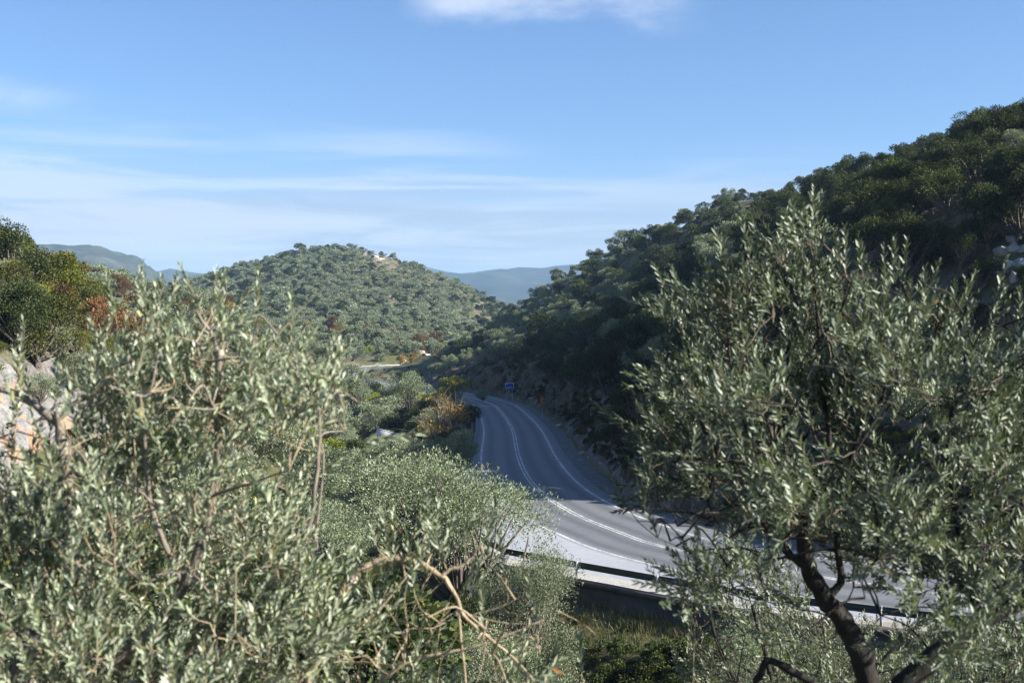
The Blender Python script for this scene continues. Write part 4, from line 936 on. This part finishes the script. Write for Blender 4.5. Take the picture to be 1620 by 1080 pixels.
# the pale quarried face low on the left slope
def rock_face():
    path = spline([(-22.5, 40), (-24.2, 50), (-25.2, 60), (-26.6, 72), (-28.5, 84), (-32, 97)], 40); n_ = len(path)
    T_ = np.gradient(path, axis=0); T_ /= np.linalg.norm(T_, axis=1)[:, None]; Up = np.c_[-T_[:, 1], T_[:, 0]]; tv = np.linspace(0, 10, 52)
    XY = path[:, None] + Up[:, None] * tv[None, :, None]; Z = np.maximum(height(XY[..., 0], XY[..., 1]), 2.2 + 0.92 * tv[None] * sstep(tv, 11, 7)[None])
    sg = np.repeat(np.arange(n_)[:, None] * .29, len(tv), 1); u = sg * .8 + Z * .5; v = Z * .9 - sg * .3
    blk = np.round(vnoise(u / 1.5, v / 1.0, 161) * 4) / 4; blk2 = np.round(vnoise(u / .6, v / .5, 163) * 3) / 3; rid = 1 - 2 * np.abs(fbm(u / 2.4, v / 3.5, 151, 4))
    w = sstep(tv, 0, 1)[None] * sstep(tv, 10, 8)[None] * sstep(np.arange(n_), 0, 18)[:, None] * sstep(np.arange(n_), n_ - 1, n_ - 30)[:, None]
    d = ((rid - .5) * .8 + (blk - .5) * .8 + (blk2 - .5) * .4 + fbm(u / .7, v / .7, 181, 3) * .3 + .25) * w - .5 * (1 - w)
    P = np.stack((XY[..., 0] - Up[:, None, 0] * d * .7, XY[..., 1] - Up[:, None, 1] * d * .7, Z + d * .7), -1); a, b = Z.shape; i = (np.arange(a - 1)[:, None] * b + np.arange(b - 1)[None]).ravel()
    loc = np.array((-27.0, 64.0, 3.0)); o = obj('rock_outcrop', mesh('rock_outcrop', P.reshape(-1, 3) - loc, np.c_[i, i + b, i + b + 1, i + 1], mat=MAT['left_rock'], smooth=False), loc=tuple(loc)); tag(o, 'pale grey and orange rock face low on the left slope', 'rock')
rock_face()

# the short white wall half hidden in the grove
def white_wall():
    d = 178.0; p = pt(606, 683, d); z0 = H1(p[0], d)
    w = empty('garden_wall', (p[0], d, z0)); w.rotation_euler = (0, R(12), R(-20)); tag(w, 'short white wall showing between the olive trees in the gully', 'wall')
    top = p[2] - z0 + 0.22
    m = MB(); m.box((0, 0, (top - .12 - .5) / 2 ), (1.75, .14, (top - .12 + .5) / 2)); m.build('wall_body', MAT['white_wall'], w)
    m = MB(); m.box((0, 0, top - .055), (1.8, .17, .06)); m.build('coping', MAT['white_wall'], w)
white_wall()

# ------------------------------------------------------------------ the three foreground olives
def in_poly(px_, py_, poly):
    poly = np.asarray(poly, float); c = np.zeros(len(px_), bool); j = len(poly) - 1
    for i in range(len(poly)):
        xi, yi = poly[i]; xj, yj = poly[j]
        c ^= ((yi > py_) != (yj > py_)) & (px_ < (xj - xi) * (py_ - yi) / (yj - yi + 1e-9) + xi); j = i
    return c
def foreground_olive(label, limbs, poly, dmid, dspread, nshoot, nnode, seed, twigs=(), holes=(), leafL=.058, shootL=.20, tips=(), fruit=60, dry=40, stubs=(), bark='bark', twig='twig', tone=1.0, per=16, frac=.8):
    r = np.random.default_rng(seed)
    b = limbs[0][0]; root = b[:3] if len(b) == 3 else b
    bp = np.array(root, float); loc = np.array((bp[0], bp[1], H1(bp[0], bp[1]) - .05))
    t = empty('olive_tree', tuple(loc)); tag(t, label, 'tree', 'olive trees in the foreground')
    skel = []
    for k, (start, pts, r0, r1) in enumerate(limbs):
        P = spline(np.array(pts, float), 6); P[1:-1] += r.normal(size=P[1:-1].shape) * min(r0, .03) * .10
        m = MB(); rad = np.linspace(r0, r1, len(P)) * (1 + .045 * r.normal(size=len(P)).clip(-1.5, 1.5)); m.tube(P - loc, rad, 10)
        m.build('trunk' if k == 0 else 'limb', MAT[bark], t, smooth=True)
        skel += [tuple(q) for q in P]
    for p0, p1, rad in stubs:        # pale sawn ends
        m = MB(); m.tube(np.array([p0, p1]) - loc, rad, 10); m.build('cut_end', MAT['cut_wood'], t)
    for pts, r0 in twigs:
        P = spline(np.array(pts, float), 5); m = MB(); m.tube(P - loc, np.linspace(r0, r0 * .35, len(P)) * .8, 6); m.build('branch', MAT[twig], t, smooth=True); skel += [tuple(q) for q in P[::2]]
    # branch nodes in the crown, each joined to the nearest one already there
    x0, y0 = np.min(poly, 0); x1, y1 = np.max(poly, 0)
    def crown_pts(n, inset=0):
        out = np.zeros((0, 3))
        while len(out) < n:
            a = r.uniform(x0, x1, n * 3); bb = r.uniform(y0, y1, n * 3); k = in_poly(a, bb, poly)
            for hp, dens in holes: k &= ~(in_poly(a, bb, hp) & (r.random(n * 3) > dens))
            a, bb = a[k], bb[k]; d = dmid + r.normal(size=len(a)).clip(-1.8, 1.8) * dspread
            dq = dmid + .6 * (d - dmid); out = np.r_[out, np.c_[(a - 810) / F * dq, d, CAM_H - (bb - 540) / F * dq]]
        return out[:n]
    kd = kdtree.KDTree(len(skel) + nnode); nodes = list(skel)
    cand_ = crown_pts(nnode)
    if len(tips): cand_ = np.r_[cand_, np.array([pt(a, bb + .22 / dmid * F, dmid + c) for a, bb, c in tips])]
    d0 = np.min(np.linalg.norm(cand_[:, None] - np.array(skel)[None], axis=2), 1); mb = MB()
    for p in cand_[np.argsort(d0)]:
        A_ = np.array(nodes); dd = np.linalg.norm(A_ - p, axis=1) + np.where(A_[:, 2] > p[2], .25, 0); q = A_[dd.argmin()]
        mid = (p + q) / 2 + r.normal(size=3) * .03 + (0, 0, .04); L_ = np.linalg.norm(p - q); P = spline([q, mid, p], 3)
        mb.tube(P - loc, np.linspace(.0045 + .006 * L_, .0032, len(P)), 5, cap=False); nodes += [tuple(P[len(P) // 2]), tuple(p)]
    kd = kdtree.KDTree(len(nodes))
    for i, q in enumerate(nodes): kd.insert(q, i)
    kd.balance()
    # leafy shoots
    nc_ = nshoot // per; cc_ = crown_pts(nc_); base = np.r_[cc_[r.integers(nc_, size=int(nshoot * frac))] + r.normal(size=(int(nshoot * frac), 3)) * np.array((.095, .095, .08)), crown_pts(nshoot - int(nshoot * frac))]; ctr = np.array([np.mean(base[:, 0]), dmid, np.mean(base[:, 2]) - .3])
    if len(tips): base = np.r_[base, np.array([pt(a, bb + .19 / dmid * F, dmid + c) for a, bb, c in tips])]
    n = len(base); D = unit(unit(base - ctr) * .7 + r.normal(size=(n, 3)) * .55 + np.array((0, 0, .75)))
    ln = shootL * r.uniform(.55, 1.35, n)
    if len(tips): D[-len(tips):] = unit(np.array((0, 0, 1.0)) + r.normal(size=(len(tips), 3)) * .16); ln[-len(tips):] = shootL * 1.0
    tw = MB(); LP = []; LD = []; LN = []; LS = []
    used = {}
    for i in range(n):
        q, k, dist = kd.find(base[i]); q = np.array(q); used[k] = used.get(k, 0) + 1
        sag = unit(D[i] + np.array((0, 0, .35))); P = np.array([base[i] + D[i] * ln[i] * f + sag * ln[i] * .12 * f * f for f in np.linspace(0, 1, 5)])
        if dist > .02 and dist < .3 and used[k] < 5: tw.tube(np.r_[[q, (q + base[i]) / 2 + r.normal(size=3) * .015], P] - loc, np.r_[[.0034, .003], np.linspace(.0026, .0011, 5)], 3, cap=False)
        else: tw.tube(P - loc, np.linspace(.0026, .0011, 5), 3, cap=False)
        m = int(ln[i] / .019); f = np.linspace(.12, 1, m); pp = np.stack([np.interp(f, np.linspace(0, 1, 5), P[:, c]) for c in range(3)], 1)
        a = unit(np.cross(D[i], r.normal(size=3))); bb = np.cross(D[i], a)
        ang = np.arange(m) * np.pi / 2 + r.normal(size=m) * .3
        out = np.cos(ang)[:, None] * a + np.sin(ang)[:, None] * bb
        for sg in (1, -1):
            spread = r.uniform(.55, 1.0, m)[:, None] * (1 - .45 * f[:, None])
            LP.append(pp); LD.append(D[i] + sg * out * spread); LN.append(-sg * out * .6 + D[i] * .8 + r.normal(size=(m, 3)) * .35); LS.append(leafL * r.uniform(.72, 1.2, m) * (1 - .35 * np.clip(f - .75, 0, 1) / .25))
    LP = np.concatenate(LP) - loc; LD = np.concatenate(LD); LN = np.concatenate(LN); LS = np.concatenate(LS); nl = len(LP)
    cs = np.array(((.118, .154, .080), (.160, .190, .112), (.080, .116, .054), (.205, .232, .155), (.22, .24, .09)))
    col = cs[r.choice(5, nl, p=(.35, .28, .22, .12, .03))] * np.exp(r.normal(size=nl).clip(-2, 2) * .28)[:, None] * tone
    W_ = LS * r.uniform(.22, .32, nl)
    # the leaves that show largest are single parts; the rest one part
    world = LP + loc; pxl, pyl = proj(world); show = np.where((pxl > 0) & (pxl < 1620) & (pyl < 1080), 1, 0) * (1 / world[:, 1]) * LS
    front = np.argsort(-show)[:280]; rest = np.ones(nl, bool); rest[front] = False
    V, T3, T4 = leaf_folded(LP[rest], LD[rest], LN[rest], LS[rest], W_[rest]); nres = rest.sum()
    fo = obj('foliage', mesh('foliage', V, [T3, T4], fcol=np.r_[np.repeat(col[rest], 4, 0), np.repeat(col[rest], 2, 0)], mat=MAT['olive_leaf'], smooth=False), t); fo['kind'] = 'stuff'
    lm = []
    for j in range(5):
        V1, t3, t4 = leaf_folded(np.zeros((1, 3)), np.array([(0, 1.0, 0)]), np.array([(0, 0, 1.0)]), np.array([1.0]), np.array([.27])); lm.append(mesh('leaf', V1, [t3, t4], fcol=np.repeat(cs[j][None] * tone, 6, 0), mat=MAT['olive_leaf']))
    for i in front:
        y_ = Vector(unit(LD[i])); s_ = Vector(unit(np.cross(LD[i], LN[i]))); u_ = s_.cross(y_)
        M_ = Matrix((s_, y_, u_)).transposed().to_4x4(); l_ = obj('leaf', lm[r.choice(5, p=(.35, .28, .22, .12, .03))], t); l_.matrix_local = Matrix.Translation(Vector(LP[i])) @ M_ @ Matrix.Scale(float(LS[i]), 4)
    mb.build('branches', MAT[bark], t, smooth=True)['kind'] = 'stuff'; tw.build('twigs', MAT[twig], t, smooth=True)['kind'] = 'stuff'
    # dry leaves and ripe fruit
    k = r.choice(nl, dry, replace=False); V, T3, T4 = leaf_folded(LP[k], LD[k] + r.normal(size=(dry, 3)) * .5 - (0, 0, .6), LN[k] + r.normal(size=(dry, 3)) * .6, LS[k] * 1.0, LS[k] * .3)
    dc = np.array(((.50, .22, .08), (.45, .30, .17), (.60, .48, .33), (.55, .40, .05)))[r.choice(4, dry)]
    dl = obj('dry_leaves', mesh('dry_leaves', V, [T3, T4], fcol=np.r_[np.repeat(dc, 4, 0), np.repeat(dc, 2, 0)], mat=MAT['dry_leaf']), t); dl['kind'] = 'stuff'
    if fruit:
        a = np.linspace(0, np.pi, 7); ol = MB(); ol.tube(np.c_[np.zeros(7), np.zeros(7), -.0105 * np.cos(a)], np.maximum(.0068 * np.sin(a), .0006), 7); om = ol.me('olive', MAT['olive_fruit'], True)
        for i in r.choice(nl, fruit, replace=False): f_ = obj('olive', om, t); f_.location = Vector(LP[i]) - Vector((0, 0, .02)); f_.rotation_euler = (r.normal() * .5, r.normal() * .5, 0)
    return t

p5 = lambda x, y, d=5.4: tuple(pt(x, y, d))
left_poly = [(-260, 720), (0, 700), (60, 720), (120, 710), (160, 650), (170, 580), (200, 535), (240, 515), (300, 530), (330, 525), (390, 550), (440, 580), (500, 590), (540, 630), (540, 640), (505, 720), (490, 800), (505, 860), (500, 960), (480, 1150), (480, 1500), (-260, 1500)]
foreground_olive('large sunlit olive tree filling the lower left of the picture',
    [(p5(150, 1860), [p5(150, 1860), p5(110, 1500), p5(45, 1150), p5(40, 1060), p5(75, 1000), p5(128, 955), p5(115, 870), p5(104, 780), p5(97, 700), p5(92, 650)], .075, .019),
     (0, [p5(97, 668), p5(80, 660), p5(55, 640), p5(30, 624), p5(-30, 615), p5(-120, 640)], .020, .012),
     (0, [p5(95, 660), p5(120, 637), p5(150, 620), p5(188, 606)], .013, .009),
     (0, [p5(45, 1130), p5(180, 1050), p5(290, 930), p5(340, 760), p5(346, 640), p5(348, 560)], .028, .015),
     (0, [p5(346, 580), p5(338, 535), p5(318, 505), p5(308, 480), p5(318, 462)], .010, .005),
     (0, [p5(200, 1040), p5(360, 960), p5(470, 880), p5(500, 760), p5(505, 640)], .018, .006),
     (0, [p5(40, 1080), p5(20, 1000), p5(-60, 900), p5(-120, 780)], .03, .010),
     (0, [p5(20, 975), p5(60, 1010), p5(110, 1010)], .022, .016),
     (0, [p5(290, 930), p5(240, 800), p5(230, 680), p5(250, 560)], .014, .005)],
    left_poly, 5.4, .45, 3100, 230, 3,
    twigs=[([p5(440, 530), p5(470, 495), p5(520, 448)], .004), ([p5(130, 890), p5(170, 860), p5(195, 850)], .007), ([p5(150, 960), p5(190, 940), p5(230, 915)], .008)],
    holes=[([(-50, 480), (150, 480), (150, 690), (-50, 690)], .1), ([(10, 660), (95, 690), (95, 900), (10, 880)], .5), ([(440, 440), (560, 440), (560, 760), (500, 760)], .45), ([(150, 400), (560, 400), (560, 570), (150, 570)], .33)],
    tips=[(30, 520, 0), (35, 560, .1), (25, 600, -.1), (50, 590, .1), (85, 560, .2), (165, 480, 0), (185, 440, .1), (215, 430, 0), (225, 450, .2), (320, 425, 0), (335, 440, .1), (405, 440, .1), (350, 460, .2), (460, 470, .1), (290, 450, 0), (250, 455, -.1), (475, 560, 0), (545, 600, .1), (540, 560, 0), (150, 520, -.1), (190, 500, .1)],
    stubs=[(p5(348, 562), p5(348, 553), .0165)], dry=90, fruit=70, tone=1.32, per=26, frac=.86, leafL=.049)  # tone brightens these leaves as if the sun struck their front
p6 = lambda x, y, d=5.9: tuple(pt(x, y, d))
mid_poly = [(560, 930), (610, 890), (640, 860), (690, 850), (760, 860), (810, 890), (845, 930), (860, 980), (860, 1080), (860, 1400), (430, 1500), (470, 1000), (520, 940)]
foreground_olive('pruned olive tree with an arching bare limb at the bottom of the picture',
    [(p6(470, 1750), [p6(470, 1750), p6(450, 1450), p6(465, 1200), p6(500, 1030), p6(548, 925), p6(590, 893), p6(630, 884), p6(668, 893), p6(702, 916), p6(724, 948)], .036, .009),
     (0, [p6(698, 912), p6(712, 900), p6(728, 896), p6(748, 880)], .010, .006),
     (0, [p6(724, 948), p6(735, 975), p6(770, 1005), p6(812, 1040), p6(850, 1085), p6(880, 1150)], .009, .004),
     (0, [p6(726, 950), p6(728, 1000), p6(735, 1060), p6(740, 1130)], .008, .004),
     (0, [p6(465, 1200), p6(560, 1120), p6(640, 1050), p6(760, 1020), p6(860, 980)], .012, .004),
     (0, [p6(500, 1030), p6(580, 980), p6(650, 900), p6(680, 820)], .009, .004)],
    mid_poly, 5.9, .35, 430, 110, 17,
    twigs=[([p6(715, 940), p6(700, 975), p6(690, 1030)], .004), ([p6(735, 970), p6(800, 985), p6(870, 985)], .004), ([p6(740, 985), p6(820, 1005), p6(880, 1010)], .0035), ([p6(650, 900), p6(640, 950), p6(650, 1020)], .0035), ([p6(770, 1005), p6(760, 1060), p6(735, 1120)], .004), ([p6(812, 1040), p6(840, 1030), p6(860, 1000)], .003), ([p6(724, 950), p6(690, 990), p6(660, 1060)], .003), ([p6(745, 985), p6(780, 1050), p6(790, 1110)], .003), ([p6(880, 965), p6(920, 985), p6(945, 1005)], .0045), ([p6(700, 920), p6(660, 950), p6(600, 960)], .003), ([p6(735, 975), p6(790, 960), p6(830, 940)], .003), ([p6(728, 1000), p6(700, 1040), p6(690, 1090)], .003), ([p6(790, 1020), p6(830, 1060), p6(835, 1110)], .003)],
    holes=[([(600, 900), (870, 930), (870, 1080), (640, 1080)], .30), ([(560, 840), (900, 840), (900, 930), (560, 930)], .45)],
    tips=[(650, 800, 0), (690, 800, .1), (765, 800, 0), (770, 830, .1), (625, 820, 0), (800, 850, .1), (575, 880, 0), (850, 930, .1), (920, 1010, .1)],
    stubs=[(p6(552, 920, 5.8), p6(560, 915, 5.76), .021)], dry=22, fruit=8, bark='twig', tone=.95)
p7 = lambda x, y, d=7.0: tuple(pt(x, y, d))
right_poly = [(1010, 830), (1030, 720), (1050, 640), (1070, 560), (1095, 500), (1140, 480), (1190, 460), (1205, 410), (1230, 380), (1275, 370), (1325, 390), (1345, 440), (1375, 440), (1425, 430), (1440, 465), (1480, 490), (1540, 485), (1600, 490), (1700, 470), (1850, 500), (1950, 700), (1900, 900), (1620, 1010), (1480, 990), (1330, 990), (1290, 980), (1200, 975), (1130, 950), (1085, 890), (1040, 850)]
foreground_olive('spreading olive tree with a dark leaning trunk on the right',
    [(p7(1420, 1700), [p7(1420, 1700), p7(1425, 1400), p7(1390, 1150), p7(1372, 1070), p7(1345, 1000), p7(1305, 945), p7(1278, 895), p7(1270, 835), p7(1264, 790), p7(1250, 730), p7(1240, 640), p7(1250, 540)], .085, .014),
     (0, [p7(1395, 1160), p7(1430, 1085), p7(1490, 1030), p7(1550, 985), p7(1620, 948), p7(1720, 900), p7(1800, 780)], .072, .030),
     (0, [p7(1280, 900), p7(1245, 872), p7(1215, 838), p7(1180, 832), p7(1155, 855)], .026, .012),
     (0, [p7(1215, 840), p7(1180, 780), p7(1140, 730), p7(1100, 640), p7(1090, 560)], .018, .007),
     (0, [p7(1305, 945), p7(1330, 920), p7(1325, 860), p7(1340, 760), p7(1370, 640), p7(1390, 500)], .026, .008),
     (0, [p7(1268, 820), p7(1310, 720), p7(1300, 600), p7(1290, 450)], .022, .006),
     (0, [p7(1550, 985), p7(1520, 850), p7(1500, 700), p7(1530, 560)], .028, .008),
     (0, [p7(1620, 948), p7(1640, 800), p7(1620, 640), p7(1640, 520)], .028, .008),
     (0, [p7(1250, 745), p7(1190, 690), p7(1160, 600), p7(1150, 520)], .016, .006),
     (0, [p7(1390, 1170), p7(1300, 1090), p7(1220, 1045), p7(1205, 1060), p7(1180, 1110)], .024, .018)],
    right_poly, 7.0, .65, 2450, 330, 29,
    twigs=[([p7(1110, 790), p7(1060, 700), p7(1030, 660), p7(1016, 612)], .006), ([p7(1042, 675), p7(1032, 640), p7(1030, 560)], .004), ([p7(1150, 880), p7(1110, 880), p7(1040, 850)], .006), ([p7(1140, 700), p7(1080, 660), p7(1060, 600)], .007), ([p7(1095, 1090, 8.5), p7(1098, 1000, 8.5), p7(1104, 890, 8.5), p7(1102, 820, 8.5)], .009)],
    holes=[([(1490, 520), (1560, 520), (1560, 590), (1490, 590)], .25), ([(1290, 880), (1900, 880), (1900, 1020), (1290, 1020)], .38), ([(1080, 850), (1290, 850), (1290, 960), (1080, 960)], .5), ([(1000, 560), (1090, 560), (1090, 720), (1000, 720)], .6)],
    tips=[(1225, 355, 0), (1270, 335, .1), (1290, 355, 0), (1240, 385, .1), (1330, 385, 0), (1365, 380, .1), (1430, 390, 0), (1400, 400, -.1), (1440, 415, 0), (1480, 460, 0), (1510, 455, .1), (1540, 450, 0), (1565, 460, .1), (1590, 455, 0), (1200, 400, .1), (1180, 430, 0), (1090, 470, 0), (1060, 480, .1), (1120, 450, .1), (1310, 390, 0), (1055, 500, .0), (1610, 465, .1), (1085, 850, 1.4), (1105, 870, 1.5), (1120, 850, 1.5), (1090, 900, 1.5), (1115, 920, 1.5), (1080, 940, 1.5), (1125, 880, 1.5)],
    dry=36, fruit=50, bark='shaded_bark', twig='dark_twig', per=30, frac=.90, tone=.62, leafL=.053)  # tone and bark carry this tree's shade in their colours

pL = lambda x, y, d=11.0: tuple(pt(x, y, d))
foreground_olive('shaded young olive growing below the spreading olive, in front of the road',
    [(pL(1250, 1500), [pL(1250, 1500), pL(1245, 1300), pL(1230, 1150), pL(1215, 1050), pL(1190, 960)], .05, .014),
     (0, [pL(1240, 1240), pL(1320, 1120), pL(1400, 1040), pL(1460, 980)], .03, .01),
     (0, [pL(1235, 1180), pL(1170, 1090), pL(1130, 1000), pL(1120, 930)], .025, .009),
     (0, [pL(1250, 1300), pL(1400, 1180), pL(1540, 1090), pL(1610, 1020)], .03, .01)],
    [(1085, 1120), (1095, 980), (1120, 900), (1170, 880), (1230, 900), (1290, 960), (1360, 985), (1450, 1000), (1560, 1015), (1650, 1000), (1680, 1150), (1600, 1250), (1150, 1250)], 11.0, .8, 1500, 170, 41,
    holes=[([(1090, 870), (1300, 870), (1300, 960), (1090, 960)], .6)], tips=[(1110, 900, 0), (1140, 880, .2), (1185, 880, 0), (1220, 890, .1)], dry=10, fruit=0, bark='shaded_bark', twig='dark_twig', per=22, tone=.62)

# ------------------------------------------------------------------ air
def haze():
    m = bpy.data.materials.new('haze_air'); m.use_nodes = True; t = m.node_tree; t.nodes.clear()
    out = t.nodes.new('ShaderNodeOutputMaterial'); v = t.nodes.new('ShaderNodeVolumePrincipled')
    v.inputs['Color'].default_value = (0.42, 0.67, 1.0, 1); v.inputs['Density'].default_value = 1.1e-4; v.inputs['Anisotropy'].default_value = 0.1
    t.links.new(v.outputs[0], out.inputs['Volume'])
    mb = MB(); mb.box((0, 2000, 130), (12000, 10000, 180)); o = mb.build('haze', m); tag(o, 'thin pale haze in the valley air', kind='stuff')
haze()
